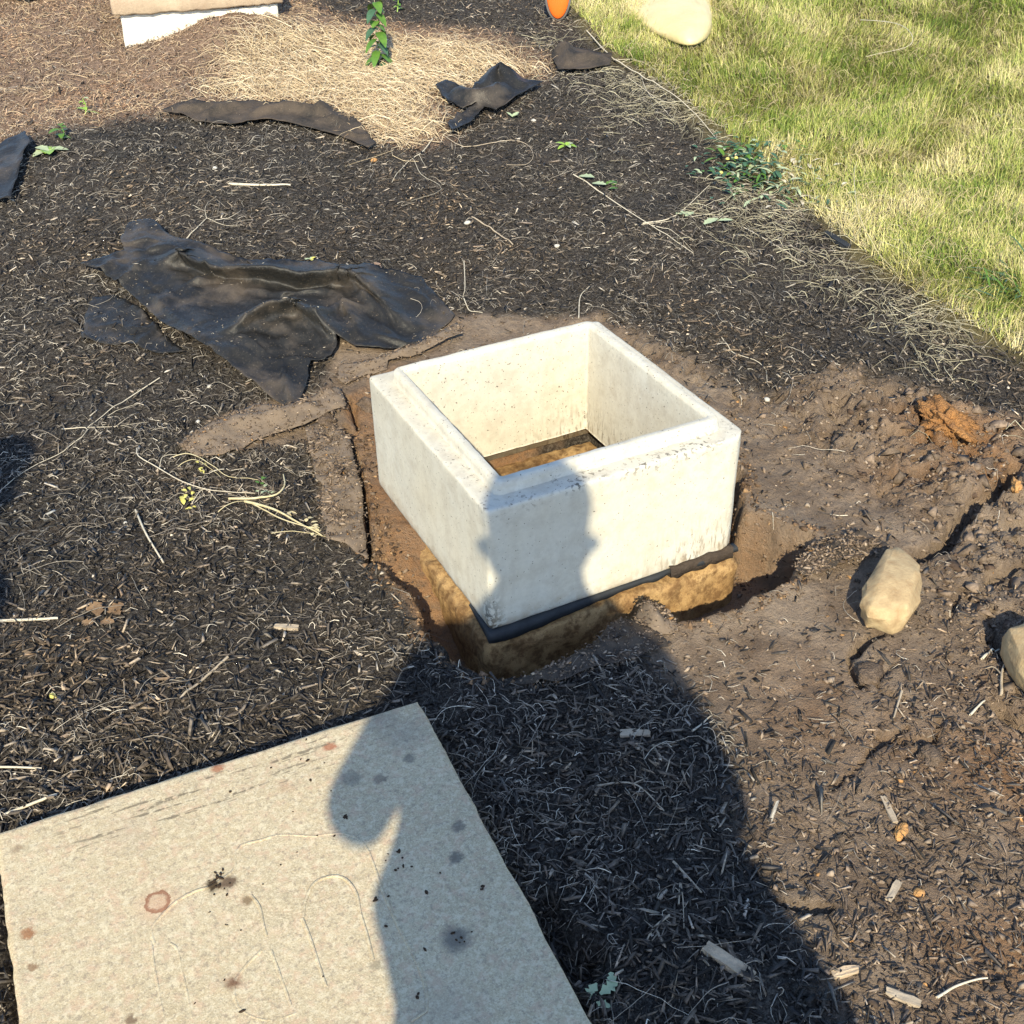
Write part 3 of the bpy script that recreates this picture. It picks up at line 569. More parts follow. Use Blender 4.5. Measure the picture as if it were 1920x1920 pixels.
def roughen(V, amp, f, seed, amp2=0, f2=60):
    d = np.stack([fbm(V[:, 1] + V[:, 2] * .9, V[:, 2] - V[:, 0] * .3, f, 3, seed), fbm(V[:, 0] + V[:, 2] * .9, V[:, 2] + .2 * V[:, 1], f, 3, seed + 9), fbm(V[:, 0], V[:, 1], f, 3, seed + 19)], -1)
    if amp2: d2 = np.stack([fbm(V[:, 1] + V[:, 2] * 1.3, V[:, 2], f2, 2, seed + 3), fbm(V[:, 0] - V[:, 2], V[:, 2], f2, 2, seed + 4), fbm(V[:, 0], V[:, 1], f2, 2, seed + 6)], -1); return V + d * amp + d2 * amp2
    return V + d * amp
ri = empty('concrete_riser', (0, 0, 0)); tag(ri, 'open white square concrete riser with a stepped rim standing in the dug pit', 'riser')
t0, s = .062, LEDGE
spec = [(.006, 0, .012), (.001, .004, .012), (0, .012, .012)] + [(0, zz, .012) for zz in np.linspace(.03, H - .03, 9)] + [(0, H - .012, .012), (.0003, H - .0045, .012), (.0016, H - .0014, .012), (.0045, H, .012), (.012, H, .012), (s - .012, H, .014), (s - .001, H + .0002, .016), (s - .001, H + .0002, .016), (s + .0008, H + LIP * .5, .017), (s + .0022, H + LIP - .003, .018), (s + .0022, H + LIP - .003, .018),
        (s + .0045, H + LIP - .0004, .018), (s + .0055, H + LIP, .017), (t0 - .002, H + LIP, .008), (t0 - .0006, H + LIP - .0012, .007), (t0 - .0003, H + LIP - .003, .006), (t0 - .0003, H + LIP - .003, .006)] + [(t0 + .001, zz, .006) for zz in np.linspace(H + LIP - .012, .04, 9)] + [(t0 + .001, .034, .006), (t0 + .001, .034, .006), (t0 - .026, .032, .006), (t0 - .027, 0, .006)]
V, F = loft([sqring(a, a, W - a, WY - a, z, max(r, .003)) for a, z, r in spec])
cut = (V[:, 0] + (-V[:, 1])) - (W - .024); m_ = (cut > 0) & (V[:, 2] > -1); V[m_, 0] -= cut[m_] * .5; V[m_, 1] += cut[m_] * .5      # the knocked-off right hand corner
V = roughen(V, .0016, 6, 3, .0010, 60)
nmesh('shell', V, F, M_white, ri, True)
# gasket: black strip squeezed out between riser and collar, drooping at the near corner
def strip(path, name, m, parent, th=.006):
    Vs = []
    for p, hh, out, nrm in path:
        p = np.array(p, float); n_ = np.array([*nrm, 0.]); Vs.append([p + n_ * out * .2 + [0, 0, .002], p + n_ * out, p + n_ * (out + .002) + [0, 0, -hh], p - n_ * .01 + [0, 0, -hh - .002], p - n_ * .012 + [0, 0, .002]])
    V = np.array(Vs).reshape(-1, 3); k = len(path); i = np.arange(k - 1)[:, None] * 5; j = np.arange(5)[None]; j2 = (j + 1) % 5
    F = np.stack([i + j, i + j2, i + 5 + j2, i + 5 + j], -1).reshape(-1, 4); return nmesh(name, V, F, m, parent, True)
path = []
for s_ in np.linspace(.16, 0, 12): path.append(((-.001, s_ * WY, 0.001), max(.001, .016 * (1 - s_ / .16)), .0005 + .006 * (1 - s_ / .16), (-1, 0)))
path.append(((-.002, -.002, 0), .020, .010, (-.7, -.7)))
for s_ in np.linspace(0, 1, 50): path.append(((s_ * W, -.001, 0.001 + .004 * s_), .006 + .016 * math.exp(-(((s_ - .06) / .33) ** 2)) + .005 * vn(s_ * 22, 1, 3), .002 + .007 * math.exp(-((s_ / .35) ** 2)) + .004 * vn(s_ * 17, 4, 3) + .005 * float(s_ > .62) * vn(s_ * 30, 2, 3), (0, -1)))
strip(path, 'gasket', M_gask, ri)
path = [((x_, -.004, .006 + .008 * vn(x_ * 60, 1, 5)), .020 + .008 * vn(x_ * 60, 2, 5), .006, (0, -1)) for x_ in np.linspace(.43, .595, 34)]
strip(path, 'mud_seam', plain('dark_mud_material', (.05, .038, .03), .95, .1, (.08, .06, .045), 60, .8, .006), ri)
# collar of the buried tank
co_ = empty('tank_collar', (0, 0, -.03)); tag(co_, 'rough tan stained concrete collar in the pit beneath the white riser', 'collar')
sp = [(-.004, -.30), (-.006, -.2), (-.009, -.12), (-.010, -.09), (-.010, -.06), (-.009, -.045), (-.006, -.036), (.002, -.031), (.03, -.0295), (.06, -.0295), (.09, -.031), (.12, -.033), (.15, -.034), (.165, -.040), (.17, -.06), (.172, -.30)]
V, F = loft([sqring(a, a, W - a, WY - a, z, .02, 70, 4) for a, z in sp], False); V = roughen(V, .010, 14, 31, .007, 60); V[:, 2] = np.where(np.minimum(np.minimum(V[:, 0], W - V[:, 0]), np.minimum(V[:, 1], WY - V[:, 1])) < .05, np.minimum(V[:, 2], -.0275), V[:, 2] + .012)
nmesh('wall', V, F, M_base, co_, True)
bm = bmesh.new(); bmesh.ops.create_grid(bm, x_segments=60, y_segments=60, size=.5)
for v in bm.verts:
    v.co.x = W / 2 + v.co.x * (W - .3); v.co.y = WY / 2 + v.co.y * (WY - .3); v.co.z = -.085 + .012 * float(fbm(v.co.x, v.co.y, 12, 3, 8)) + .006 * float(fbm(v.co.x, v.co.y, 50, 2, 9))
bmobj('sandy_fill', bm, plain('sandy_fill_material', (.50, .36, .22), .95, .1, (.20, .13, .08), 50, 1, .01), co_)

# far riser with its lid
def _fz(z): 
    a = atz(225, 30, z); b_ = atz(520, 8, z); return a, b_
zt = .45
for _ in range(40):
    a, b_ = _fz(zt); g = solve(233, 90, base); zt += .3 * (float(base(a[0], a[1])) + .135 - zt)
FW = float(np.linalg.norm(b_ - a)); fy = math.atan2(b_[1] - a[1], b_[0] - a[0])
fr = empty('lidded_riser', (a[0], a[1], zt - .3)); fr.rotation_euler.z = fy; tag(fr, 'white concrete riser half buried in litter with a weathered lid on it', 'riser')
def localmesh(name, V, F, m, parent, smooth=True):
    o = nmesh(name, V, F, m, None, smooth); o.parent = parent; return o
V, F = loft([sqring(a_, a_, FW - a_, FW - a_, z, .012) for a_, z in [(.004, 0), (0, .005), (0, .1), (0, .2), (0, .25), (0, .297), (.004, .30), (.07, .30), (.07, 0)]]); V = roughen(V, .006, 6, 51, .002, 60)
localmesh('shell', V, F, M_far, fr)
fl = empty('access_cover', (a[0], a[1], zt)); fl.rotation_euler.z = fy; tag(fl, 'weathered tan concrete lid with a ragged lower edge on the half buried riser', 'lid')
rs = []
for a_, z in [(.25, .012), (.0, .010), (-.022, .006), (-.028, .014), (-.028, .05), (-.028, .075), (-.022, .085), (0, .086), (.12, .088), (.25, .088), (.30, .088)]: rs.append(sqring(a_, a_, FW - a_, FW - a_, z, .015, 60))
V, F = loft(rs, False); lo_ = V[:, 2] < .02; V[lo_, 2] -= .010 * np.clip(vn(V[lo_, 0] * 45 + V[lo_, 1] * 31, 0 * V[lo_, 0], 4) - .3, 0, 1); V = roughen(V, .004, 9, 61, .002, 60)
nr = len(rs[0]); F = list(map(tuple, F)); me = bpy.data.meshes.new('slab'); me.from_pydata([tuple(v) for v in V], [], F + [tuple(range(len(V) - nr, len(V)))]); 
for p_ in me.polygons: p_.use_smooth = True
o = link('slab', me, M_farlid, fl)

# ------------------------------------------------------------------ the loose lid in front
n_ = 150; g_ = np.linspace(-.5, .5, n_) * SW; SX, SY = np.meshgrid(g_, g_); TH = SZ + .03
def edge(a): return np.clip((SW / 2 - np.abs(a)) / .006, 0, 1)
top = -.004 * (1 - np.minimum(edge(SX), edge(SY))) ** 2 + .0009 * fbm(SX, SY, 8, 3, 71) + .0005 * fbm(SX, SY, 60, 2, 72)
wob_ = .0032 * fbm(SX, SY, 22, 3, 73); PX = SX + np.where(np.abs(SX) > SW / 2 - 1e-6, wob_ * 1.2, 0); PY = SY + np.where(np.abs(SY) > SW / 2 - 1e-6, wob_ * 1.2, 0)
V = np.stack([PX, PY, top], -1).reshape(-1, 3); i = np.arange(n_ - 1)[:, None] * n_; j = np.arange(n_ - 1)[None]
F = np.stack([i + j, i + j + 1, i + n_ + j + 1, i + n_ + j], -1).reshape(-1, 4)
rim_ = np.concatenate([np.arange(n_), np.arange(1, n_) * n_ + n_ - 1, (n_ - 1) * n_ + np.arange(n_ - 2, -1, -1), np.arange(n_ - 2, 0, -1) * n_])
for zz in (-.02, -.045, -TH):
    k0 = len(V); V = np.vstack([V, V[rim_] * [1, 1, 0] + [0, 0, zz] + np.stack([.001 * fbm(V[rim_, 0] * 1.1, V[rim_, 1] + zz * 9, 40, 2, 75)] * 2 + [0 * V[rim_, 0]], -1)])
    cur = np.arange(k0, len(V)); prev = rim_ if zz == -.02 else cur - len(rim_); F = np.vstack([F, np.stack([prev, cur, np.roll(cur, -1), np.roll(prev, -1)], -1)])
lid = nmesh('access_cover', V, F, M_slab, None, True)
lid.matrix_world = Matrix(((_ux[0], -_uy[0], 0, _c[0]), (_ux[1], -_uy[1], 0, _c[1]), (0, 0, 1, SZ), (0, 0, 0, 1)))
tag(lid, 'flat buff square concrete lid with rust spots lying loose before the white riser', 'lid')
ML = [[(290, 1770), (283, 1745), (296, 1725), (330, 1690), (372, 1668), (395, 1662), (438, 1632), (440, 1610), (452, 1585), (490, 1575), (520, 1566), (560, 1566), (590, 1568), (640, 1562), (680, 1578), (700, 1620), (715, 1665), (735, 1710), (750, 1745), (775, 1790), (795, 1840), (800, 1895), (770, 1915)],
      [(283, 1765), (287, 1800), (296, 1850), (306, 1900), (312, 1925)], [(318, 1768), (332, 1780), (340, 1815), (350, 1860), (362, 1915)],
      [(568, 1720), (572, 1690), (590, 1655), (625, 1642), (650, 1650), (668, 1675), (676, 1712), (690, 1760), (700, 1800)], [(566, 1722), (580, 1755), (598, 1810), (612, 1850)],
      [(470, 1678), (486, 1700), (494, 1735), (500, 1755)], [(508, 1782), (520, 1815), (533, 1850), (545, 1885)], [(490, 1782), (460, 1812), (440, 1845), (445, 1885), (478, 1908), (515, 1912), (555, 1900)]]
Vs, Fs, o_ = [], [], 0
for L_ in ML:
    P = smooth_path([(*slab_local(u, v), .0002) for u, v in L_], 40); P[:, 2] += .0006 * fbm(P[:, 0], P[:, 1], 30, 2, 5)
    V, F = tube_arrays(P, .0030, 7, .8); V[:, 2] = (V[:, 2] - .0004) * .36; Vs.append(V); Fs.append(F + o_); o_ += len(V)
ml = nmesh('mould_line', np.vstack(Vs), np.vstack(Fs), M_slab, None, True); ml.parent = lid
# crumbs of mud on top of the lid
r_ = np.random.default_rng(5); Q = [slab_local(u + r_.normal(0, sg), v + r_.normal(0, sg)) for u, v, sg, k in [(415, 1655, 14, 16), (650, 1535, 3, 4), (425, 1734, 1, 2), (905, 1668, 3, 3), (733, 1615, 16, 8), (540, 1600, 90, 7), (800, 1700, 60, 6), (600, 1450, 50, 6), (450, 1800, 90, 8), (862, 1762, 12, 6), (780, 1861, 5, 2), (702, 1688, 3, 2)] for _ in range(k)]
bm = bmesh.new()
for (x_, y_) in Q:
    k = bmesh.ops.create_icosphere(bm, subdivisions=1, radius=float(r_.uniform(.0009, .0030)))['verts']
    a_ = r_.uniform(0, 3.1); mx = Matrix.Translation((x_, y_, .0006)) @ Matrix.Rotation(a_, 4, 'Z') @ Matrix.Diagonal((float(r_.uniform(1, 2.4)), 1, .5, 1)); bmesh.ops.transform(bm, matrix=mx, verts=k)
M_mud = plain('dry_mud_material', (.045, .03, .02), .95, .1)
mc = bmobj('mud_crumbs', bm, M_mud); mc.parent = lid; mc['kind'] = 'stuff'

# ------------------------------------------------------------------ sheets of weed fabric
def fabric(name, outline, m, label, folds=(), amp=.006, f=7, seed=0, lift=.008, st=.012, edge_up=.0, thick=.0012, tilt=None, cat='fabric', group=None):
    O = [np.array(pxu(u, v))[:2] for u, v in outline]
    P2 = []
    for k in range(len(O)):                                # resample and fray the outline
        a = O[k]; b_ = O[(k + 1) % len(O)]; L = np.linalg.norm(b_ - a); q_ = max(1, int(L / st))
        for s_ in range(q_): P2.append(a + (b_ - a) * s_ / q_)
    P2 = np.array(P2); P2 = P2 + .009 * np.stack([fbm(P2[:, 0], P2[:, 1], 18, 3, seed + 1), fbm(P2[:, 0], P2[:, 1], 18, 3, seed + 2)], -1)
    A = .5 * np.sum(P2[:, 0] * np.roll(P2[:, 1], -1) - P2[:, 1] * np.roll(P2[:, 0], -1))
    if A < 0: P2 = P2[::-1]
    lo = P2.min(0); hi = P2.max(0); g = np.stack(np.meshgrid(np.arange(lo[0], hi[0], st), np.arange(lo[1], hi[1], st * .87)), -1); g[1::2, :, 0] += st / 2; g = g.reshape(-1, 2)
    g = g[(sd(g[:, 0], g[:, 1], P2) < -st * .5)]
    ve = [Vector((float(a), float(b_))) for a, b_ in np.vstack([P2, g])]
    res = geometry.delaunay_2d_cdt(ve, [], [list(range(len(P2)))], 1, 1e-7)
    V2 = np.array([v[:] for v in res[0]]); F = np.array([f for f in res[2] if len(f) == 3])
    x, y = V2[:, 0], V2[:, 1]; dd = -sd(x, y, P2)
    z = gz(x, y, GU) + lift
    z = z + amp * (fbm(x, y, f * .7, 1, seed + 5) + .6) + amp * .35 * (np.abs(fbm(x + y * .4, y - x * .3, f * 1.6, 2, seed + 6)) ** .6) * sst(0, .05, dd)
    z = z + edge_up * sst(.03, 0, dd) * (.5 + .5 * fbm(x, y, 9, 2, seed + 7))
    V = np.stack([x, y, z], -1)
    rf = random.Random(seed); ua = [p[0] for p in outline]; va = [p[1] for p in outline]; folds = list(folds)
    if m is not M_fab3 and len(outline) > 9:
        for _ in range(22 if len(outline) > 25 else 9):
            cu, cv = rf.uniform(min(ua), max(ua)), rf.uniform(min(va), max(va)); an_ = rf.choice([rf.gauss(.15, .35), rf.gauss(1.0, .4), rf.gauss(-.6, .3)]); ln_ = rf.uniform(25, 75) * (1 if len(outline) > 25 else .5); bd = rf.uniform(-.25, .25)
            folds.append(([(cu - ln_ * math.cos(an_), cv - ln_ * .7 * math.sin(an_)), (cu + ln_ * bd * math.sin(an_), cv + ln_ * bd), (cu + ln_ * math.cos(an_), cv + ln_ * .7 * math.sin(an_))], rf.uniform(.007, .014), rf.uniform(.006, .017), rf.uniform(.0, .012)))
    for pts, wd, hg, over in folds:                       # a breaking fold: rises and leans towards the viewer
        L = np.array([np.array(pxu(u, v))[:2] for u, v in pts]); L = smooth_path(np.hstack([L, L[:, :1] * 0]), 24)[:, :2]
        best = np.full(len(x), 1e9); tt = np.zeros(len(x)); sg = np.zeros(len(x)); n0 = np.zeros((len(x), 2))
        for k in range(len(L) - 1):
            a = L[k]; ab = L[k + 1] - a; l2 = ab @ ab + 1e-12; s_ = np.clip(((x - a[0]) * ab[0] + (y - a[1]) * ab[1]) / l2, 0, 1)
            ex = x - a[0] - s_ * ab[0]; ey = y - a[1] - s_ * ab[1]; d = np.hypot(ex, ey); mm = d < best; best[mm] = d[mm]; tt[mm] = ((k + s_) / (len(L) - 1))[mm]
            nr_ = np.array([ab[1], -ab[0]]) / math.sqrt(l2); sg[mm] = (ex * nr_[0] + ey * nr_[1])[mm]; n0[mm] = nr_
        env = np.sin(math.pi * np.clip(tt, .0, 1)) ** .5; prof = np.exp(-(best / wd) ** 2) * env
        V[:, 2] += hg * prof; V[:, :2] += n0 * (over * prof)[:, None]
    if m is M_fab3: V[:, 2] += (.007 * fbm(x, y, 30, 3, seed + 8) + .010 * np.abs(fbm(x, y, 14, 2, seed + 9))) * sst(0, .01, dd)
    if tilt is not None: V[:, 2] += tilt(x, y)
    F3 = F; nV = len(V); e_ = np.vstack([F3[:, [0, 1]], F3[:, [1, 2]], F3[:, [2, 0]]]); key = {}
    for a, b_ in e_: key[(a, b_)] = 1
    bd_ = [(a, b_) for a, b_ in key if (b_, a) not in key]
    Vb = V - [0, 0, thick]; side = []
    for a, b_ in bd_: side += [[b_, a, a + nV], [b_, a + nV, b_ + nV]]
    o = nmesh(name, np.vstack([V, Vb]), np.vstack([F3, F3[:, ::-1] + nV, np.array(side)]), m, None, True)
    return tag(o, label, cat, group)
G = 'torn pieces of weed fabric'
fabric('weed_fabric', [(158, 600), (178, 562), (215, 558), (262, 580), (310, 630), (350, 665), (300, 668), (240, 648), (200, 652), (155, 640)], M_fab, 'small dark fabric corner poking out under the left edge of the big sheet', amp=.004, seed=3, group=G)
fabric('weed_fabric', [(155, 518), (195, 505), (240, 495), (232, 468), (250, 448), (288, 440), (335, 470), (400, 482), (450, 490), (520, 505), (600, 500), (660, 525), (720, 530), (790, 535), (825, 570), (852, 598), (800, 650), (720, 668), (665, 665), (640, 650), (632, 668), (612, 690), (582, 695), (575, 740), (556, 778), (535, 775), (460, 735), (400, 690), (340, 650), (290, 610), (240, 560), (200, 532)],
       M_fab, 'big crumpled black sheet of weed fabric left of the white riser', seed=10, amp=.034, f=7, lift=.014, st=.0085, edge_up=.010, group=G,
       folds=[([(300, 520), (360, 505), (430, 520), (500, 530), (590, 532), (680, 545), (740, 575), (780, 625)], .034, .070, .085), ([(420, 665), (470, 640), (520, 622), (575, 615), (620, 635), (655, 655)], .026, .060, .055), ([(250, 500), (300, 492), (350, 488)], .012, .008, .006),
              ([(590, 700), (560, 690), (500, 705), (440, 690)], .022, .012, .004), ([(530, 700), (542, 735), (548, 772)], .012, .022, .006), ([(665, 560), (720, 600), (735, 640)], .018, .012, .010), ([(240, 540), (300, 590), (370, 655), (440, 705)], .014, .010, .004), ([(640, 590), (670, 620), (680, 655)], .016, .014, .010), ([(700, 640), (760, 655), (810, 640)], .014, .014, .010), ([(460, 560), (540, 575), (610, 560), (650, 580)], .016, .012, .010), ([(540, 660), (500, 690), (440, 660)], .014, .012, .006), ([(600, 660), (640, 600), (700, 600)], .013, .016, .010), ([(250, 520), (290, 560), (340, 575)], .012, .008, .006), ([(720, 550), (780, 560), (820, 600)], .014, .010, -.006)])
fabric('weed_fabric', [(305, 214), (345, 200), (440, 197), (520, 203), (620, 207), (668, 230), (706, 280), (690, 288), (640, 262), (560, 243), (480, 238), (430, 242), (370, 234), (330, 224)], M_fab2, 'long dusty strip of black fabric along the edge of the straw', seed=20, amp=.008, f=8, lift=.012, st=.016, edge_up=.006, group=G, folds=[([(330, 212), (400, 212), (480, 206)], .03, .03, .01), ([(470, 222), (540, 215), (600, 222), (655, 240)], .028, .035, .02), ([(600, 228), (620, 212)], .02, .03, 0), ([(380, 222), (430, 215)], .02, .02, .01)])
fabric('weed_fabric', [(818, 178), (835, 168), (880, 182), (905, 163), (930, 150), (955, 164), (1018, 170), (962, 200), (932, 224), (908, 214), (890, 237), (850, 260), (838, 247), (862, 226), (898, 210), (870, 216), (838, 202)], M_fab, 'crumpled black fabric scrap poking up beside the golden straw', seed=30, amp=.012, f=7, lift=.015, st=.012, edge_up=.02, group=G, folds=[([(850, 185), (900, 200), (950, 175)], .04, .06, .02), ([(905, 180), (935, 160), (980, 175)], .03, .05, .01)])
fabric('weed_fabric', [(1035, 115), (1045, 95), (1075, 103), (1105, 108), (1147, 114), (1142, 132), (1095, 140), (1068, 143), (1045, 142)], M_fab2, 'small rumpled black fabric scrap near the lawn edge', seed=40, amp=.012, f=6, lift=.012, st=.016, edge_up=.012, group=G, folds=[([(1040, 105), (1065, 115), (1068, 138)], .035, .05, .01), ([(1080, 122), (1110, 126), (1138, 122)], .035, .035, .0)])
fabric('weed_fabric', [(-160, 300), (-60, 290), (0, 288), (50, 264), (62, 285), (42, 330), (27, 388), (-10, 392), (-140, 420)], M_fab, 'dark fabric flap at the left edge beside a small green weed', seed=50, amp=.02, f=5, lift=.015, st=.02, edge_up=.02, group=G)
fabric('weed_fabric', [(-160, -60), (112, -60), (108, -8), (100, 5), (40, 16), (8, 6), (-160, 0)], M_fab2, 'grey black fabric fold left of the lidded riser', seed=55, amp=.02, f=5, lift=.03, st=.03, edge_up=.03, group=G)
fabric('muddy_fabric', [(575, 812), (622, 800), (650, 828), (674, 900), (687, 1000), (692, 1060), (650, 1032), (612, 1022), (606, 930), (580, 855)], M_fab3, 'brown muddy fabric flap hanging over the left rim of the pit', seed=60, amp=.006, f=7, lift=.010, st=.009, edge_up=.008, group=G, folds=[([(600, 825), (628, 900), (640, 960)], .014, .010, .004)])
fabric('muddy_fabric', [(335, 842), (380, 812), (430, 785), (480, 768), (545, 778), (582, 762), (640, 745), (652, 775), (600, 800), (545, 818), (480, 832), (420, 862), (370, 868)], M_fab3, 'dusty rolled fabric edge below the point of the big black sheet', seed=66, amp=.012, f=6, lift=.012, st=.010, edge_up=.004, group=G, folds=[([(370, 838), (440, 805), (520, 795), (600, 778)], .030, .022, .004)])
fabric('muddy_fabric', [(630, 715), (640, 692), (690, 682), (760, 668), (820, 640), (862, 618), (866, 640), (800, 668), (725, 688), (722, 704), (690, 712), (650, 728)], M_fab3, 'muddy fabric edge between the big black sheet and the white riser', seed=70, amp=.008, f=9, lift=.010, st=.009, edge_up=.006, group=G, folds=[([(650, 706), (720, 686), (850, 634)], .014, .016, .004)])
fabric('muddy_fabric', [(1488, 1082), (1500, 1052), (1540, 1024), (1590, 1014), (1642, 1022), (1668, 1042), (1620, 1052), (1575, 1070), (1530, 1086), (1500, 1092)], M_fab2, 'frayed grey fabric strip between the pit and the tan stone', seed=75, amp=.008, f=14, lift=.012, st=.008, edge_up=.004, group=G, folds=[([(1500, 1070), (1560, 1040), (1640, 1032)], .010, .010, .006), ([(1510, 1082), (1560, 1060), (1610, 1048)], .008, .008, .004)])
fabric('muddy_fabric', [(960, 1292), (990, 1280), (1050, 1252), (1105, 1222), (1135, 1192), (1160, 1170), (1195, 1180), (1240, 1205), (1250, 1225), (1190, 1240), (1100, 1268), (1010, 1300)], M_fab2, 'shaded fabric flap along the near rim of the pit', seed=80, amp=.006, f=9, lift=.010, st=.009, edge_up=.006, group=G, folds=[([(1010, 1285), (1080, 1248), (1150, 1220), (1200, 1208)], .014, .014, .004), ([(1150, 1180), (1185, 1205)], .012, .012, .002)])
fabric('muddy_fabric', [(1182, 1178), (1196, 1158), (1212, 1142), (1238, 1156), (1276, 1184), (1258, 1198), (1225, 1202), (1196, 1196)], M_fab3, 'small brown tent of fabric standing at the near rim of the pit', seed=85, amp=.004, f=9, lift=.008, st=.007, edge_up=.002, group=G, folds=[([(1206, 1150), (1222, 1172), (1240, 1196)], .016, .040, .004)])

# ------------------------------------------------------------------ stones and clods
def stone(name, u, v, size, rz, seed, m, label, cat, sink=.3, **kw):
    p = px(u, v); o = rockmesh(name, size, seed, m, rz=rz, **kw); o.location = (float(p[0]), float(p[1]), float(p[2]) + size[2] * (1 - 2 * sink)); return tag(o, label, cat, kw.get('group'))
# tan stone: outline as in the photo, broad below and pointed above
def hull_stone(name, OP, zc, hs, m, seed):
    r = random.Random(seed); OC = OP.mean(0); P = []
    for (x_, y_) in OP - OC:
        x_, y_ = x_ * .94, y_ * .94; P += [(x_ * .9, y_ * .9, -.036), (x_ * .98, y_ * .98, -.010), (x_, y_, .004 + r.uniform(-.003, .003)), (x_ * .88, y_ * .88, hs * .62 + r.uniform(-.003, .003))]
        if r.random() < .6: P.append((x_ * .55 + .006, y_ * .55, hs + r.uniform(-.002, .002)))
    bm = bmesh.new(); vs_ = [bm.verts.new(p) for p in P]; h = bmesh.ops.convex_hull(bm, input=vs_)
    bmesh.ops.delete(bm, geom=[v for v in bm.verts if not v.link_faces], context='VERTS'); bmesh.ops.dissolve_limit(bm, angle_limit=R(13), verts=bm.verts, edges=bm.edges)
    bmesh.ops.bevel(bm, geom=bm.edges[:], offset=.0022, segments=1, affect='EDGES', clamp_overlap=True); bmesh.ops.triangulate(bm, faces=bm.faces); bmesh.ops.subdivide_edges(bm, edges=bm.edges, cuts=2, use_grid_fill=True); bmesh.ops.triangulate(bm, faces=bm.faces)
    for v in bm.verts: v.co *= 1 + .07 * float(fbm(v.co.x * 1.1 + v.co.z, v.co.y - v.co.z, 40, 3, seed)) + .09 * float(fbm(v.co.x, v.co.y + v.co.z, 14, 2, seed + 1))
    o = bmobj(name, bm, m); o.location = (float(OC[0]), float(OC[1]), zc); return o
ol = [(1676, 1033), (1700, 1052), (1731, 1072), (1735, 1095), (1728, 1130), (1702, 1168), (1668, 1174), (1618, 1166), (1607, 1140), (1612, 1108), (1632, 1072), (1655, 1042)]
zc = float(px(1668, 1165)[2]) + .045; OP = np.array([atz(u, v, zc)[:2] for u, v in ol]); o = hull_stone('stone', OP, zc, .040, M_stone, 5); tag(o, 'smooth tan stone with a pointed top lying on the soil right of the riser', 'stone')
zc = float(px(1915, 1300)[2]) + .05; OP = np.array([atz(u, v, zc)[:2] for u, v in [(1872, 1195), (1892, 1182), (1940, 1165), (1990, 1185), (2010, 1240), (1990, 1300), (1940, 1300), (1905, 1262)]]); o = hull_stone('stone', OP, zc, .045, M_stone, 8); tag(o, 'tan blocky stone cut off by the right edge of the photo', 'stone')
stone('clay_clod', 1778, 800, (.060, .072, .036), .2, 21, M_clay, 'bright orange clay clod at the edge of the mulch on the right', 'clod', .35, amp=.8, f=2.6, sub=5)
stone('clay_clod', 1905, 915, (.022, .012, .014), .9, 22, M_clay2, 'small orange clod beside a dark crevice at the right edge', 'clod', .2, amp=.5, f=2.4, sub=4)
stone('clay_clod', 1845, 875, (.042, .028, .018), .3, 23, M_brown, 'flat brown clod just below the bright orange one', 'clod', .45, amp=.35, f=2.4, sub=4)
stone('clay_clod', 1688, 1562, (.020, .010, .008), .5, 24, M_clay2, 'thin orange flake on the dark chips right of the shadow', 'clod', .2, amp=.4, f=2.2, sub=4)
stone('clay_clod', 1722, 1676, (.010, .009, .007), .2, 25, M_clay2, 'tiny round orange clod in the wood chips at the lower right', 'clod', .2, amp=.3, sub=3)
stone('clay_clod', 1745, 1420, (.026, .022, .014), .4, 26, M_brown, 'grey brown clod beside a dark crack in the soil', 'clod', .4, amp=.4, f=2.4, sub=4)
stone('clay_clod', 1630, 1262, (.034, .030, .018), .2, 27, M_brown, 'flat grey brown clod between two cracks below the tan stone', 'clod', .55, amp=.3, f=2.4, sub=4)
stone('clay_clod', 618, 742, (.022, .028, .020), .4, 28, M_brown, 'brown clod under the point of the big black sheet', 'clod', .3, amp=.5, f=2.4, sub=4)
stone('clay_clod', 610, 790, (.028, .026, .018), .9, 29, M_brown, 'dusty brown clod at the upper left rim of the pit', 'clod', .4, amp=.5, f=2.4, sub=4)
stone('clay_clod', 690, 762, (.028, .036, .020), .3, 35, M_brown, 'reddish brown clod against the left side of the riser', 'clod', .4, amp=.4, f=2.4, sub=4)
r_ = np.random.default_rng(91)
PB = [(877, 420, .013, 'white pebble on the mulch behind the riser'), (403, 318, .012, 'cream pebble on the mulch below the fabric strip'), (1438, 752, .010, 'white crumbly pebble on the bare soil near the riser corner'), (100, 1307, .009, 'pale yellow round pebble on the mulch above the loose lid'), (1045, 463, .010, 'flattish pale pebble on the mulch right of the white one'),
      (393, 726, .008, 'white speck of stone left of the big fabric point'), (372, 793, .009, 'chalky lump beside the rolled fabric edge'), (395, 826, .011, 'crumbly cream lump at the end of the rolled fabric edge'), (1000, 228, .012, 'pale pebble beside the crumpled black scrap'), (702, 303, .014, 'pinkish brown pebble below the fabric strip'), (235, 982, .006, 'tiny white pebble in the mulch near the pulled weed')]
for k, (u, v, s_, lb) in enumerate(PB): stone('pebble', u, v, (s_, s_ * .8, s_ * .6), k * .7, 200 + k, M_clay2 if 'pink' in lb else (M_flow if 'yellow' in lb else M_white2), lb, 'pebble', .2, sub=2, amp=.3)

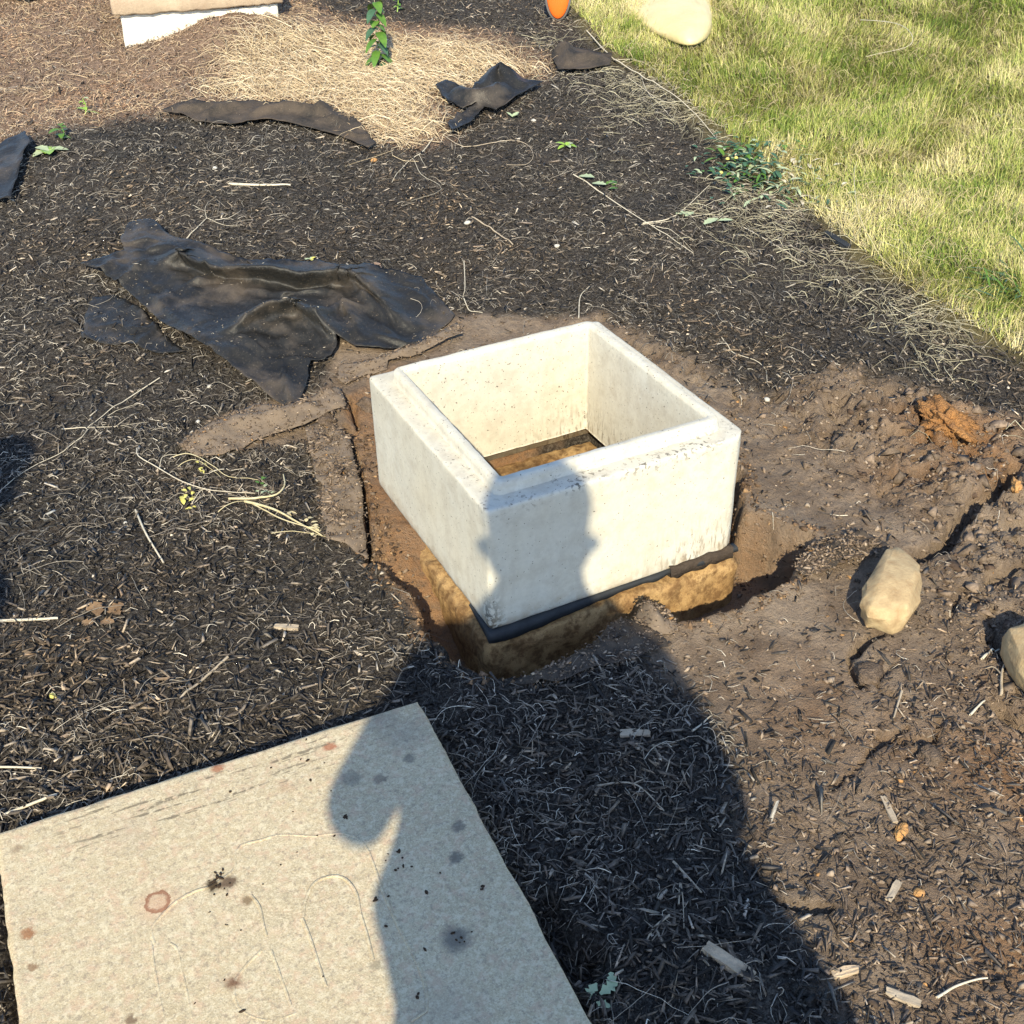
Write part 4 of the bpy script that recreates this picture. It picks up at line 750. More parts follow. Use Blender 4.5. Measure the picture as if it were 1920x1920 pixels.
# ------------------------------------------------------------------ sticks and stems on the mulch
def stem(name, pts, r, m, label, cat='twig', branches=(), dz=.006, taper=.5, hi=0, group=None):
    ps = [px(u, v) for u, v in pts]; P = smooth_path(ps, 20); P[:, 2] = np.maximum(P[:, 2], gz(P[:, 0], P[:, 1])) + dz + hi * np.sin(np.linspace(0, math.pi, len(P)))
    root = empty(name, P[0]); V, F = tube_arrays(P, r, 7, taper); nmesh('stalk', V, F, m, root, True)
    for bp in branches:
        Q = smooth_path([px(u, v) for u, v in bp], 12); Q[:, 2] = np.maximum(Q[:, 2], gz(Q[:, 0], Q[:, 1])) + dz + hi * .5 * np.sin(np.linspace(0, 1.5, len(Q))); V, F = tube_arrays(Q, r * .6, 6, .3); nmesh('branch', V, F, m, root, True)
    return tag(root, label, cat, group)
stem('twig', [(300, 712), (230, 758), (165, 805)], .0016, M_twig2, 'long pale forked twig on the mulch left of the big black sheet', branches=[[(165, 805), (220, 803), (280, 795)], [(190, 790), (230, 770), (262, 760)]])
stem('twig', [(115, 808), (165, 809), (120, 850), (60, 880), (0, 925)], .0014, M_twig2, 'thin bent twig reaching the left edge above the side shadow')
stem('twig', [(255, 960), (275, 1005), (308, 1060)], .0026, M_twig2, 'straight pale stick lying steeply left of the pulled weed', taper=.8)
stem('twig', [(428, 1236), (385, 1275), (338, 1315)], .0028, M_twig, 'straight tan stick above the back edge of the loose lid', taper=.8)
stem('twig', [(0, 1168), (55, 1166), (110, 1163)], .0032, M_twig2, 'pale straight stick entering from the left edge in the upper mulch', taper=.8)
stem('twig', [(-20, 1442), (40, 1443), (80, 1445)], .0022, M_twig2, 'pale straight stick entering from the left edge above the lid corner', taper=.8)
stem('twig', [(10, 1532), (60, 1512), (108, 1494)], .0030, M_twig2, 'white stick in the dark gap beside the upper left lid corner', taper=.8)
stem('twig', [(430, 348), (490, 350), (545, 350)], .0050, M_twig2, 'thick short bleached stick on the mulch below the fabric strip', taper=.6)
stem('twig', [(345, 457), (370, 430), (388, 412)], .0022, M_twig2, 'pale forked twig just above the big black sheet', branches=[[(388, 412), (420, 425), (450, 427)], [(388, 412), (385, 395), (392, 380)]])
stem('twig', [(885, 410), (925, 435), (962, 462)], .0026, M_twig, 'straight brownish stick beside the white pebble', taper=.7)
stem('twig', [(1075, 330), (1120, 360), (1180, 400), (1235, 435), (1300, 478)], .0022, M_twig2, 'long pale stem with a wilted leaf crossing the mulch behind the riser', branches=[[(1190, 425), (1240, 420), (1290, 412)]])
stem('twig', [(830, 255), (870, 278), (940, 268), (985, 272), (1000, 295), (985, 312), (950, 312)], .0018, M_twig, 'thin looped root curling below the crumpled scrap')
stem('twig', [(812, 262), (790, 290), (760, 312), (735, 345)], .0020, M_twig2, 'forked pale root trailing below the golden straw', branches=[[(775, 300), (790, 330), (828, 358), (770, 380)], [(785, 292), (800, 320)]])
stem('twig', [(1100, 60), (1150, 120), (1210, 160), (1290, 210), (1345, 265)], .0026, M_twig2, 'long bleached stem along the lawn edge at the top', branches=[[(1150, 115), (1210, 125), (1280, 190)], [(1180, 150), (1230, 190), (1270, 205)], [(1200, 140), (1215, 180), (1260, 230)], [(1160, 100), (1190, 80), (1215, 50)]], hi=.02)
stem('twig', [(1395, 430), (1440, 455), (1500, 495)], .0018, M_twig2, 'pale thin twig on the mulch right of the fallen leaves')
stem('twig', [(1610, 295), (1598, 350), (1605, 430), (1640, 490), (1700, 540)], .0016, M_straw, 'long arching dry stalk hanging over the lawn edge', hi=.05)
stem('twig', [(1500, 380), (1560, 408), (1625, 415)], .0016, M_straw, 'pale horizontal stalk at the lawn edge beside the weed clump', hi=.02)
stem('twig', [(1610, 60), (1680, 95), (1700, 130), (1620, 130)], .0016, M_twig2, 'faint dry stalk lying in the middle of the lawn', hi=.06, dz=.05)
stem('twig', [(1352, 635), (1375, 665), (1430, 690), (1438, 720)], .0014, M_twig2, 'thin curved root on the mulch behind the right corner of the riser')
stem('twig', [(1085, 600), (1088, 560), (1105, 540)], .0018, M_twig2, 'short bent root just behind the far corner of the riser')
stem('twig', [(870, 490), (872, 540), (868, 560)], .0016, M_twig2, 'thin upright looking root right of the big sheet')
stem('twig', [(868, 560), (880, 585), (905, 590)], .0018, M_twig2, 'hooked pale root behind the riser near the big sheet')
stem('twig', [(1690, 1300), (1675, 1350)], .0024, M_twig, 'short stick standing out of the soil below the tan stone', taper=.7)
stem('twig', [(1818, 1345), (1845, 1318)], .0024, M_twig2, 'short pale stick on the soil near the right edge', taper=.7)
stem('twig', [(1876, 1308), (1878, 1262), (1890, 1240)], .0032, M_twig, 'forked orange tinted root below the stone at the right edge', branches=[[(1878, 1270), (1862, 1255), (1846, 1258)]])
stem('twig', [(1840, 1240), (1872, 1222)], .0030, M_twig2, 'stubby pale stick beside the stone at the right edge', taper=.7)
stem('twig', [(1755, 1875), (1800, 1850), (1850, 1838)], .0022, M_twig2, 'pale split stick among the chips at the lower right corner', taper=.6)
stem('twig', [(1110, 1480), (1160, 1472), (1200, 1480), (1245, 1525)], .0022, M_twig, 'branched root in the shadow between lid and pit', branches=[[(1165, 1473), (1150, 1462)], [(1200, 1482), (1190, 1510)], [(1185, 1475), (1215, 1462)]])
stem('twig', [(1262, 1620), (1290, 1650), (1315, 1678)], .0022, M_twig, 'thin straight stick in the middle of the big shadow', taper=.7)
stem('twig', [(1255, 1720), (1225, 1745), (1210, 1775)], .0020, M_twig, 'forked rootlet in the lower part of the big shadow', branches=[[(1225, 1745), (1208, 1730)]])
stem('twig', [(1272, 1700), (1275, 1660), (1280, 1690), (1282, 1745)], .0015, M_twig, 'wavy rootlet low in the big shadow')
stem('twig', [(1298, 1375), (1318, 1360), (1335, 1345)], .0020, M_twig2, 'pale rootlet crossing the right edge of the big shadow')
# small squared pieces of wood
def woodchip(pts, wd, th, m, label):
    a, b_ = px(*pts[0]), px(*pts[1]); d = b_ - a; L = np.linalg.norm(d); bm = bmesh.new(); bmesh.ops.create_cube(bm, size=1); bmesh.ops.subdivide_edges(bm, edges=bm.edges, cuts=3, use_grid_fill=True)
    for v in bm.verts:
        n0 = float(fbm(v.co.x * 3 + L * 40, v.co.y * 3 + v.co.z, 1.7, 3, int(L * 999))); t_ = 1 - .35 * max(0, abs(v.co.x) * 2 - .6)
        v.co = (v.co.x * L * (1 + .08 * n0), v.co.y * wd * t_ * (1 + .4 * n0), v.co.z * th * (1 + .5 * n0))
    o = bmobj('wood_piece', bm, m, None, False); mid = (a + b_) / 2; o.location = (float(mid[0]), float(mid[1]), float(gz(mid[0], mid[1])) + th * .6); o.rotation_euler.z = math.atan2(d[1], d[0]); return tag(o, label, 'wood chip')
woodchip([(1322, 1782), (1412, 1832)], .020, .010, M_wood, 'pale split piece of wood glowing at the edge of the big shadow')
woodchip([(1163, 1378), (1218, 1378)], .016, .006, M_twig, 'flat oval wood piece in the shadow before the pit')
woodchip([(1655, 1495), (1678, 1545)], .010, .006, M_twig, 'grey wedge of wood right of the big shadow')
woodchip([(1665, 1690), (1685, 1655)], .012, .006, M_twig, 'upright tan sliver of wood in the lower right soil')
woodchip([(1660, 1860), (1725, 1890)], .014, .006, M_twig, 'broad grey chip at the bottom right corner')
woodchip([(1560, 1830), (1610, 1820)], .012, .007, M_wood, 'blocky tan chip right of the foot of the shadow')
woodchip([(1548, 440), (1590, 470)], .022, .012, M_gask, 'short black stick of bark at the lawn edge')
woodchip([(515, 1175), (560, 1180)], .012, .006, M_twig, 'tan bark flake above the back edge of the lid')

# ------------------------------------------------------------------ plants
def leaf_mesh(name, Ls, wd, m, parent, P, d, up, curl=.3, seed=0, lobes=0, k=7):
    d = np.array(d, float); d /= np.linalg.norm(d); s_ = np.cross(d, up); s_ /= np.linalg.norm(s_) + 1e-9; n_ = np.cross(s_, d); V = []; 
    for i in range(k):
        t_ = i / (k - 1); w_ = wd * math.sin(math.pi * min(1, t_ * .93 + .05)) ** .8 * (1 + lobes * math.sin(t_ * 21 + seed)); c_ = np.array(P) + d * Ls * t_ - np.array([0, 0, 1.]) * curl * Ls * t_ * t_
        V += [c_ - s_ * w_ + n_ * w_ * .25, c_, c_ + s_ * w_ + n_ * w_ * .25]
    F = [[3 * i + j, 3 * i + j + 1, 3 * i + j + 4, 3 * i + j + 3] for i in range(k - 1) for j in (0, 1)]
    return nmesh(name, np.array(V), np.array(F), m, parent, True)
def plant(name, u, v, label, nl, Ls, wd, m, h=.0, cat='weed', seed=1, stem_m=None, spread=1.0, curl=.3, lobes=0, upw=.3, m2=None):
    r = random.Random(seed); p = px(u, v); root = empty(name, p)
    if h: V, F = tube_arrays(smooth_path([p, p + [.01, .005, h * .5], p + [.004, .012, h]], 10), .003, 6, .4); nmesh('stem', V, F, stem_m or m, root, True)
    for i in range(nl):
        a = i * 2.4 + r.uniform(-.4, .4); t_ = (i + .5) / nl if h else 0; P = p + np.array([.006 * t_, .010 * t_, h * t_ + .004]); l_ = Ls * r.uniform(.4, 1.15) * (1 - .3 * t_)
        leaf_mesh('leaf', l_, wd * r.uniform(.7, 1.1), m2 if (m2 and r.random() < .4) else m, root, P, (math.cos(a) * spread, math.sin(a) * spread, upw * r.uniform(.3, 1.5)), (0, 0, 1), curl, i, lobes)
    return tag(root, label, cat)
plant('sapling', 712, 128, 'upright leafy green sapling standing in the golden straw', 30, .09, .020, M_leaf, h=.27, cat='sapling', seed=4, curl=.7, upw=.1, spread=1, m2=M_leafd, stem_m=M_twig)
plant('sapling', 745, 22, 'yellowish green sapling tip at the top behind the taller one', 9, .05, .014, M_leafl, h=.10, cat='sapling', seed=5, curl=.5, m2=M_leaf)
plant('weed_plant', 92, 285, 'low broad leaved weed with bright pale green leaves at the fabric edge', 8, .075, .022, M_leafl, seed=6, curl=.2, upw=.35, lobes=.15, m2=M_leafp)
plant('weed_plant', 118, 262, 'darker green weed tuft just behind the bright broad leaved one', 7, .06, .016, M_leaf, h=.05, seed=7, curl=.3)
plant('weed_plant', 160, 215, 'thin yellowish weed sprig above the weeds at the fabric edge', 6, .05, .010, M_leafl, h=.06, seed=8, curl=.3, m2=M_leafp)
plant('weed_plant', 1062, 275, 'bright lime green weed rosette on the mulch', 9, .045, .012, M_leafl, seed=9, curl=.3, upw=.5, m2=M_leafp)
plant('weed_plant', 583, 488, 'tiny wilted seedling with a yellow spot above the big black sheet', 5, .026, .006, M_leafp, seed=10, curl=.2, m2=M_flow)
plant('weed_plant', 962, 222, 'small pale wilted leaf tuft beside the crumpled black scrap', 4, .04, .012, M_leafp, seed=11, curl=.1, upw=.9)
r_ = random.Random(12)
wd_ = empty('weed_clump', px(1385, 320)); tag(wd_, 'sprawling blue green weed clump with small yellow flowers at the lawn edge', 'weed')
for i in range(240):
    u, v = r_.gauss(1400, 42), r_.gauss(318, 27); p = px(u, v); a = r_.uniform(0, 6.3); leaf_mesh('leaf', r_.uniform(.02, .06), r_.uniform(.004, .009), r_.choice([M_leafd, M_leafd, M_leafp, M_leaf]), wd_, p + [0, 0, r_.uniform(.002, .045)], (math.cos(a), math.sin(a), r_.uniform(0, .7)), (0, 0, 1), .3, i, .2, 5)
for (u, v) in [(1362, 320), (1378, 318), (1350, 346)]:
    p = px(u, v) + [0, 0, .045]; bm = bmesh.new()
    bmesh.ops.create_cone(bm, segments=9, radius1=.009, radius2=.004, depth=.006, cap_ends=True); bmesh.ops.translate(bm, verts=bm.verts, vec=[float(c_) for c_ in p]); bmobj('flower', bm, M_flow, wd_)
wl = empty('weed_clump', px(1460, 350)); tag(wl, 'wilted grey green weed heap right of the flowering clump', 'weed')
for i in range(170):
    u, v = r_.gauss(1475, 46), r_.gauss(345, 26); p = px(u, v); a = r_.uniform(0, 6.3); leaf_mesh('leaf', r_.uniform(.02, .06), r_.uniform(.002, .007), r_.choice([M_leafp, M_leafd, M_twig2, M_leafp]), wl, p + [0, 0, r_.uniform(.002, .03)], (math.cos(a), math.sin(a), r_.uniform(-.1, .4)), (0, 0, 1), .2, i, .2, 5)
wt = empty('grass_tuft', px(1905, 545)); tag(wt, 'coarse blue green grass tuft at the right edge of the lawn', 'grass tuft')
for i in range(60):
    u, v = r_.gauss(1900, 22), r_.gauss(545, 18); p = px(u, v); a = r_.gauss(2.6, .9); leaf_mesh('blade', r_.uniform(.07, .15), .0035, r_.choice([M_leafd, M_leaf]), wt, p, (math.cos(a), math.sin(a), r_.uniform(.3, 1.2)), (0, 0, 1), .3, i, 0, 5)
# pulled weed lying left of the pit
pw = empty('pulled_weed', px(480, 940)); tag(pw, 'pulled yellow stemmed weed lying on the mulch left of the pit', 'weed')
for k, (pts, r0, m_) in enumerate([([(258, 845), (262, 865), (300, 890), (345, 915), (400, 928), (480, 930)], .0022, M_twig2), ([(325, 862), (360, 862), (400, 885), (430, 903), (485, 905)], .0018, M_straw), ([(335, 880), (370, 875), (415, 900)], .0013, M_straw), ([(300, 885), (310, 868), (340, 858)], .0012, M_twig2),
                                 ([(430, 940), (480, 945), (520, 940), (535, 920), (532, 895)], .0042, M_straw), ([(460, 945), (510, 965), (550, 985), (605, 1010)], .0046, M_straw), ([(475, 950), (530, 985), (580, 1000), (600, 995)], .0026, M_straw), ([(510, 1005), (560, 1010), (612, 1012)], .0014, M_straw), ([(410, 965), (440, 955), (470, 945)], .0016, M_straw), ([(360, 950), (385, 930), (410, 945)], .0012, M_twig2)]):
    P = smooth_path([px(u, v) for u, v in pts], 18); P[:, 2] = np.maximum(P[:, 2], gz(P[:, 0], P[:, 1])) + .008 + .012 * np.sin(np.linspace(0, math.pi, len(P))); V, F = tube_arrays(P, r0 * .75, 7, .5); nmesh('stalk', V, F, m_, pw, True)
for i in range(46):
    cx, cy, m_, sz_ = random.choice([(355, 942, M_flow, .022), (380, 882, M_flow, .014), (492, 905, M_leaf, .022), (500, 925, M_leafp, .020), (590, 1000, M_straw, .02), (540, 975, M_straw, .02)])
    u, v = r_.gauss(cx, 8), r_.gauss(cy, 8); a = r_.uniform(0, 6.3); leaf_mesh('leaf', sz_ * r_.uniform(.5, 1), sz_ * .2, m_, pw, px(u, v) + [0, 0, r_.uniform(.003, .02)], (math.cos(a), math.sin(a), r_.uniform(0, .6)), (0, 0, 1), .2, i, .3, 5)
# leaves lying about
def fallen(name, parts, m, label, cat='leaf', sz=.05, wdt=.014, lob=.25):
    root = empty(name, px(*parts[0][:2])); tag(root, label, cat)
    for i, (u, v, a, l_) in enumerate(parts): leaf_mesh('blade', sz * l_, wdt * l_, m, root, px(u, v) + [0, 0, .008], (math.cos(a), math.sin(a), .12), (0, 0, 1), .05, i, lob, 9)
    return root
fallen('fallen_leaf', [(1085, 335, -.9, 1.2), (1110, 348, -1.0, 1.1)], M_leafp, 'pale wilted leaf on the long stem behind the riser', wdt=.015)
fallen('fallen_leaf', [(1135, 350, .1, .9), (1150, 352, .9, .8), (1140, 358, -.6, .7)], M_leaf, 'green serrated leaf beside the pale wilted one', wdt=.013)
fallen('fallen_leaf', [(1265, 405, -.8, 1.2), (1285, 410, .3, .9), (1320, 425, .2, 1.3), (1345, 418, -.6, 1.0)], M_leafp, 'pale withered leaves with splayed stalks left of the lawn edge', wdt=.012)
fallen('fallen_leaf', [(1100, 1878, .5, .9), (1125, 1870, .1, 1.0), (1150, 1858, 1.2, .8), (1118, 1885, -.9, .7)], M_leafp, 'pale lobed leaf lying in the shadow at the bottom', sz=.032, wdt=.008, lob=.5)
fallen('dead_leaf', [(165, 1150, .2, 1), (185, 1160, 1.3, 1), (205, 1155, .4, 1.1), (190, 1172, -.6, .9), (175, 1178, 2.2, .8), (215, 1150, -1.2, .7)], M_dead, 'curled orange brown dead leaf on the mulch at the left', sz=.034, wdt=.012, lob=.4)
stem('twig', [(1205, 422), (1265, 408), (1330, 350)], .0022, M_twig2, 'pale stalk fanning out from the withered leaves', branches=[[(1290, 405), (1330, 385), (1370, 372)], [(1295, 410), (1345, 400), (1385, 372)], [(1222, 425), (1265, 440), (1300, 475)]])
lp = px(705, 505); pts = [lp + np.array([.022 * math.cos(a) * s_, .030 * math.sin(a) * s_, .010]) for a, s_ in zip(np.linspace(.4, 9.5, 26), np.linspace(1, .55, 26))]
o = tubes('curled_root', [(np.array(pts), .0016, .6)], plain('pinkish_root_material', (.36, .26, .21), .85, .2)); tag(o, 'pinkish brown root curled into a ring above the big black sheet', 'root')

# ------------------------------------------------------------------ yellow and orange things at the top
zc = float(px(1300, 70)[2]) + .03
OL = [(1085, -60), (1150, 4), (1195, 38), (1245, 66), (1285, 80), (1312, 76), (1332, 56), (1334, 10), (1326, -60), (1300, -200), (1040, -200)]
O2 = np.array([atz(u, v, zc)[:2] for u, v in OL]); O2 = smooth_path(np.hstack([np.vstack([O2, O2[:1]]), np.zeros((len(O2) + 1, 1))]), 60)[:-1, :2]; cc = O2.mean(0); rings = []
for sc_, z in [(1.0, 0.0), (1.012, .010), (1.0, .035), (.95, .055), (.82, .072), (.6, .085), (.35, .092), (.1, .094)]: rings.append(np.hstack([cc + (O2 - cc) * sc_, np.full((len(O2), 1), z)]))
V, F = loft(rings, False); V[:, 2] += (.020 * fbm(V[:, 0], V[:, 1], 7, 3, 7) - .030 * np.abs(fbm(V[:, 0], V[:, 1], 5, 2, 17))) * (V[:, 2] > .02) + zc - .01
ye = nmesh('yellow_bag', V, F, M_yel, None, True); tag(ye, 'pale yellow rounded end of a filled bag lying on the lawn', 'bag')
op = px(1046, 40); oe = empty('orange_tool_end', op); tag(oe, 'bright orange oval end with a grey rim at the top edge', 'tool')
ax = ray(1046, 5); 
def disc(name, rx, ry, dep, m, off):
    bm = bmesh.new(); bmesh.ops.create_uvsphere(bm, u_segments=28, v_segments=14, radius=1)
    M3 = Vector(ax.tolist()).to_track_quat('Z', 'Y').to_matrix().to_4x4()
    bmesh.ops.transform(bm, matrix=Matrix.Translation([float(c_) for c_ in (op + [0, 0, .125] + ax * off)]) @ Matrix.Rotation(.0, 4, 'Z') @ Matrix.LocRotScale(None, Vector((0.40, .75, 0)).to_track_quat('Z', 'Y'), None) @ Matrix.Diagonal((ry, rx, dep, 1)), verts=bm.verts); return bmobj(name, bm, m, oe)
disc('face', .115, .052, .020, M_org, 0); disc('rim', .127, .062, .014, M_grey, .012)

# ------------------------------------------------------------------ the two people whose shadows fall into the picture
LAT = np.array([math.cos(SUN_AZ), -math.sin(SUN_AZ), 0]); FWD = np.array([math.sin(SUN_AZ), math.cos(SUN_AZ), 0])
def skinned(name, pts, edges, m, parent, sub=2):
    me = bpy.data.meshes.new(name); me.from_pydata([p[:3] for p in pts], edges, []); bm = bmesh.new(); bm.from_mesh(me); L = bm.verts.layers.skin.verify()
    for i, v in enumerate(bm.verts):
        rr = pts[i][3]; v[L].radius = rr if isinstance(rr, tuple) else (rr, rr); v[L].use_root = i == 0
    bm.to_mesh(me); bm.free(); o = link(name, me, m, parent); a = o.modifiers.new('skin', 'SKIN'); a.use_smooth_shade = True; b_ = o.modifiers.new('sub', 'SUBSURF'); b_.levels = sub; b_.render_levels = sub; return o
def chain(pts, edges, start, new):
    k = start
    for p in new: pts.append(p); edges.append((k, len(pts) - 1)); k = len(pts) - 1
    return k
def person(loc, yaw, label, arms, bag=False, s=1.0, cap=True):
    root = empty('person', loc); root.rotation_euler.z = yaw; tag(root, label, 'person')
    pts, ed = [(0, 0, .98, .12)], []
    ch = chain(pts, ed, 0, [(0, 0, 1.16, .12), (0, 0, 1.34, .13), (0, 0, 1.46, .09), (0, .005, 1.54, .070), (0, .01, 1.60, .074)])
    hd = chain(pts, ed, ch, [(0, .018, 1.68, .098), (0, .012, 1.765, .112), (0, .005, 1.84, .085)])
    for sx in (-1, 1): chain(pts, ed, 6, [(sx * .095, .0, 1.69, .018), (sx * .118, -.005, 1.72, .020)])
    chain(pts, ed, 6, [(0, .10, 1.69, .016), (0, .12, 1.675, .012)])
    hands = []
    for sx, (el, wr) in zip((-1, 1), arms):
        e = chain(pts, ed, 3, [(sx * .12, 0, 1.45, .065), (sx * .185, 0, 1.42, .058), ((sx * .185 + el[0]) / 2, el[1] / 2, (1.42 + el[2]) / 2, .048), (*el, .042), ((el[0] + wr[0]) / 2, (el[1] + wr[1]) / 2, (el[2] + wr[2]) / 2, .036), (*wr, .026)])
        d = np.array(wr) - np.array(el); d /= np.linalg.norm(d); sd_ = np.cross(d, [0, 1, 0.01]); sd_ /= np.linalg.norm(sd_); q_ = np.array(wr) + d * .07; h_ = chain(pts, ed, e, [(*(np.array(wr) + d * .04), .034), (*q_, .030)])
        for fi, (of, fl_) in enumerate([(-.030, .062), (-.010, .074), (.010, .070), (.029, .055)]):
            b0 = q_ + sd_ * of + d * .015; chain(pts, ed, h_, [(*b0, .010), (*(b0 + d * fl_ * .5 + [0, .006, 0]), .009), (*(b0 + d * fl_ + [0, .022, 0]), .0075)])
        th = np.array(wr) + d * .03 - sd_ * .035; chain(pts, ed, e + 1, [(*th, .012), (*(th + d * .035 - sd_ * .012), .010)])
        hands.append(q_)
    for sx in (-1, 1): chain(pts, ed, 0, [(sx * .10, 0, .90, .095), (sx * .115, .01, .50, .062), (sx * .12, -.015, .25, .052), (sx * .12, -.02, .09, .038), (sx * .12, .04, .045, .036), (sx * .125, .13, .03, .026)])
    skinned('body', pts, ed, M_skin, root)
    rg = []                                               # the loose jacket: a body of rings and two sleeves
    for z, cx, hw, hd_ in ((.70, .05, .19, .14), (.74, .05, .235, .17), (.86, .035, .245, .175), (.93, .045, .238, .165), (1.0, .03, .25, .165), (1.08, .005, .262, .16), (1.16, .01, .245, .155), (1.24, 0, .232, .15), (1.36, 0, .225, .14), (1.42, 0, .21, .125), (1.46, 0, .16, .105), (1.50, 0, .105, .085), (1.535, 0, .078, .072), (1.54, 0, .06, .06)):
        an = np.linspace(0, 2 * math.pi, 33)[:-1]; ca, sa = np.cos(an), np.sin(an); rg.append(np.stack([cx + hw * np.sign(ca) * np.abs(ca) ** .8, hd_ * np.sign(sa) * np.abs(sa) ** .8, np.full(32, z)], -1))
    V, F = loft(rg, False); V[:, :2] *= (1 + .05 * fbm(V[:, 0] * 1.0 + V[:, 1], V[:, 2], 9, 2, 6))[:, None]; o = nmesh('jacket', V, F, M_shirt, None, True); o.parent = root
    for sx, (el, wr) in zip((-1, 1), arms):
        jp, je = [(sx * .12, 0, 1.43, .08)], []; chain(jp, je, 0, [(sx * .20, 0, 1.415, .080), ((sx * .20 + el[0]) / 2, el[1] / 2, (1.42 + el[2]) / 2, .070), (*el, .064), (el[0] * .6 + wr[0] * .4, el[1] * .6 + wr[1] * .4, el[2] * .6 + wr[2] * .4, .052)]); skinned('sleeve', jp, je, M_shirt, root)
    tp, te = [(0, 0, .93, (.165, .14))], []
    for sx in (-1, 1): chain(tp, te, 0, [(sx * .11, 0, .82, .105), (sx * .118, .01, .50, .08), (sx * .12, -.01, .12, .07)])
    skinned('trousers', tp, te, M_jean, root)
    for sx in (-1, 1): skinned('boot', [(sx * .12, -.03, .09, .055), (sx * .12, .04, .05, .05), (sx * .125, .15, .04, .042)], [(0, 1), (1, 2)], M_boot, root)
    bm = bmesh.new(); bmesh.ops.create_uvsphere(bm, u_segments=28, v_segments=16, radius=1)
    for v in bm.verts:
        v.co = (v.co.x * .108, v.co.y * .118 - .004, 1.80 + v.co.z * .098 if v.co.z > -.25 else 1.795 - .03 + v.co.y * 0)
        if v.co.z < 1.775 and v.co.y < 0: v.co.z -= .05
    me = bpy.data.meshes.new('hair'); bm.to_mesh(me); bm.free(); o = link('hair', me, M_hair, root)
    for p_ in me.polygons: p_.use_smooth = True
    for sx in (-1, 1):
        bm = bmesh.new(); bmesh.ops.create_uvsphere(bm, u_segments=12, v_segments=8, radius=.012); me = bpy.data.meshes.new('eye'); bm.to_mesh(me); bm.free(); o = link('eye', me, M_blk, root); o.location = (sx * .033, .098, 1.715)
    bm = bmesh.new(); bmesh.ops.create_uvsphere(bm, u_segments=12, v_segments=8, radius=1); me = bpy.data.meshes.new('mouth'); bmesh.ops.scale(bm, vec=(.026, .010, .007), verts=bm.verts); bm.to_mesh(me); bm.free(); o = link('mouth', me, M_clay, root); o.location = (0, .096, 1.643)
    root.scale = (s, s, s); return root
pl = CAM - FWD * .30; 
person((float(pl[0]), float(pl[1]), -.01), -SUN_AZ, 'person in a dark jacket holding a phone up to photograph the pit', [((-.315, .03, 1.15), (-.07, .22, 1.44)), ((.315, .02, 1.12), (.07, .22, 1.44))], s=1.0)
pl2 = CAM - LAT * 1.37 + FWD * .1
person((float(pl2[0]), float(pl2[1]), -.02), -SUN_AZ, 'person standing with hanging arms to the left of the one with the phone', [((-.25, -.02, 1.14), (-.25, .06, .88)), ((.25, -.02, 1.14), (.25, .06, .88))], s=.92)
bm = bmesh.new(); bmesh.ops.create_cube(bm, size=1); bmesh.ops.scale(bm, vec=(.074, .008, .15), verts=bm.verts); bmesh.ops.bevel(bm, geom=bm.edges[:], offset=.0035, segments=3, affect='EDGES')
ph = bmobj('phone', bm, M_blk); ph.matrix_world = cam.matrix_world @ Matrix.Translation((0, -.055, .030)) @ Matrix.Rotation(R(90), 4, 'X'); tag(ph, 'black phone held up by the person in the dark jacket', 'phone')

bg = empty('shadow_bag', (float(pl[0] + LAT[0] * .34), float(pl[1] + LAT[1] * .34), .66)); bg.rotation_euler.z = -SUN_AZ; tag(bg, 'dark unseen bag added at the hip of the person with the phone to widen the shadow', 'bag')  # unseen bag, added and shaped to fill out the right side of the big shadow
rg = []
for z, cx, hw, hd_ in ((0, .0, .07, .04), (.01, 0, .12, .07), (.10, .005, .135, .085), (.22, .0, .115, .08), (.33, -.025, .075, .065), (.42, -.04, .045, .04), (.46, -.045, .02, .02)):
    an = np.linspace(0, 2 * math.pi, 25)[:-1]; ca, sa = np.cos(an), np.sin(an); rg.append(np.stack([cx + hw * np.sign(ca) * np.abs(ca) ** .6, hd_ * np.sign(sa) * np.abs(sa) ** .6, np.full(24, z)], -1))
V, F = loft(rg, False); o = nmesh('pouch', V, F, M_boot, None, True); o.parent = bg
V, F = tube_arrays(smooth_path([(-.05, 0, .42), (-.10, .11, .62), (-.20, .03, .86), (-.12, -.12, .62), (-.05, 0, .42)], 30), .012, 6, 1); o = nmesh('strap', V, F, M_boot, None, True); o.parent = bg

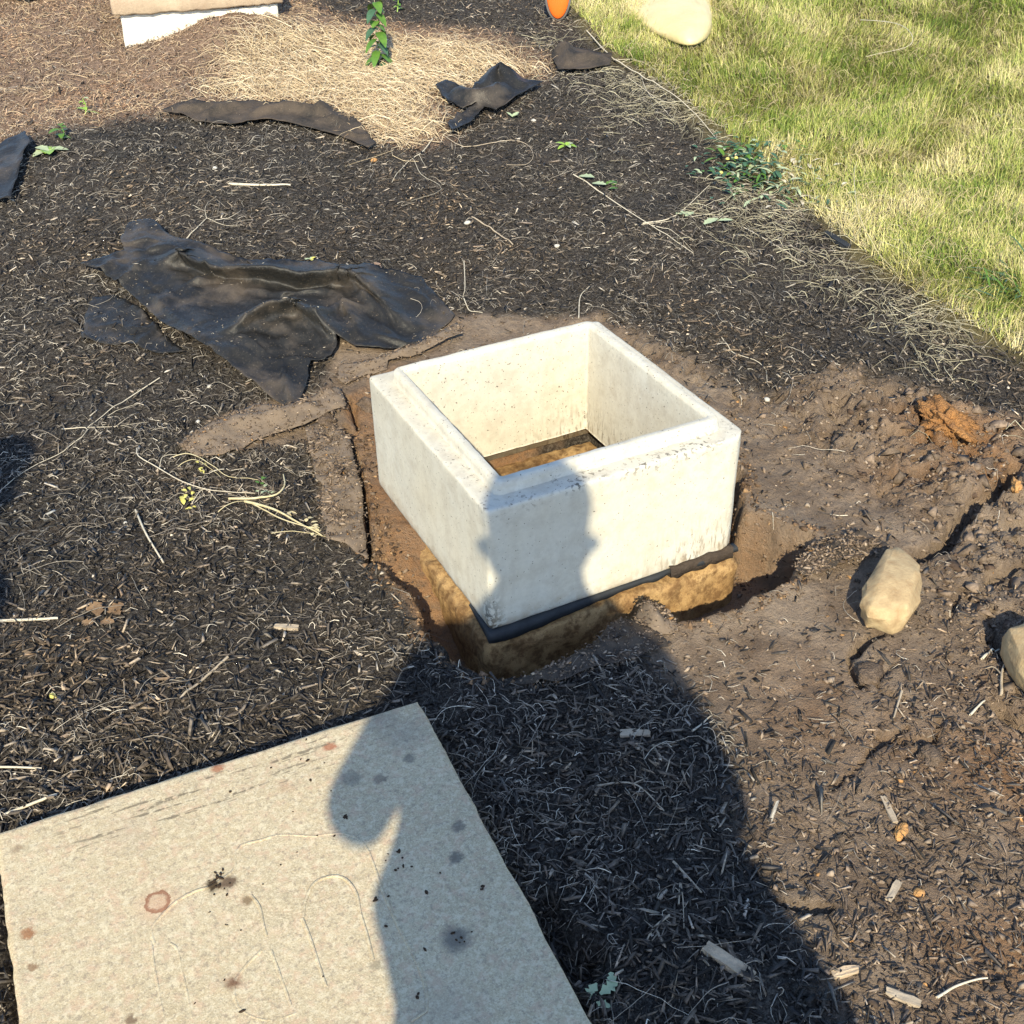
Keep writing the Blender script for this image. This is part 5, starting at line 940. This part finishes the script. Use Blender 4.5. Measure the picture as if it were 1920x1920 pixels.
# bits of litter lying on the big sheet of fabric, soil caked on the muddy flaps
r1 = np.random.default_rng(77)
def strew(objs, n, size, colors, name, label, noisef=None, flat=.5, seed=1):
    P = []
    for o in objs:
        me_ = o.data; nv = len(me_.vertices); fv = np.empty(nv * 3, np.float32); me_.vertices.foreach_get('co', fv); fv = fv.reshape(-1, 3)[:nv // 2]; P.append(fv)
    P = np.vstack(P); pk = P[r1.integers(0, len(P), n)]
    if noisef: pk = pk[fbm(pk[:, 0], pk[:, 1], noisef, 2, 5) > .08 + .3 * r1.random(len(pk))]
    n = len(pk); s_ = size[0] + (size[1] - size[0]) * r1.random(n) ** 3
    v0 = np.array([[1., 0, 0], [-1, 0, 0], [0, 1, 0], [0, -1, 0], [0, 0, 1], [0, 0, -1]]); f0 = np.array([[0, 2, 4], [2, 1, 4], [1, 3, 4], [3, 0, 4], [2, 0, 5], [1, 2, 5], [3, 1, 5], [0, 3, 5]])
    V = (v0[None] + r1.normal(0, .35, (n, 6, 3))) * s_[:, None, None]; V[..., 0] *= r1.uniform(1, 1 + 4 * (1 - flat), (n, 1)); V[..., 1:] *= flat
    a_ = r1.uniform(0, 6.28, n); c_, q_ = np.cos(a_)[:, None], np.sin(a_)[:, None]; x, y = V[..., 0].copy(), V[..., 1].copy(); V[..., 0] = x * c_ - y * q_; V[..., 1] = x * q_ + y * c_
    V += (pk + np.hstack([r1.normal(0, .005, (n, 2)), (s_ * .3)[:, None]]))[:, None]
    cs, pr = np.array([c for c, _ in colors]), np.array([p for _, p in colors]); tn = np.repeat(cs[r1.choice(len(cs), n, p=pr / pr.sum())] * r1.uniform(.8, 1.2, (n, 1)), 6, 0)
    tag(nmesh(name, V.reshape(-1, 3), (f0[None] + (np.arange(n) * 6)[:, None, None]).reshape(-1, 3), M_clod, None, False, tn), label, 'litter', kind='stuff')
FA = [o for o in bpy.data.objects if o.name.startswith('weed_fabric')]; big = [o for o in FA if 'big crumpled' in o['label']]
strew(big, 1100, (.0010, .0035), [((.34, .29, .23), 3), ((.22, .18, .14), 3), ((.5, .45, .37), 1)], 'fabric_litter', 'tiny pale bits of litter scattered over the big black sheet', 7, .4)
strew(FA, 2200, (.0006, .0018), [((.16, .125, .09), 3), ((.26, .21, .16), 2)], 'fabric_dust', 'fine soil grains dusted over the black fabric pieces', 4, .6)
strew([o for o in bpy.data.objects if o.name.startswith('muddy_fabric')], 9000, (.0008, .0065), SOIL, 'caked_soil', 'crumbs of soil caked on the muddy fabric flaps round the pit', 14, .6)
strew([o for o in bpy.data.objects if o.name.startswith('muddy_fabric')], 7000, (.0006, .0040), SOIL, 'caked_soil', 'fine soil grains sticking to the muddy fabric flaps', None, .7)
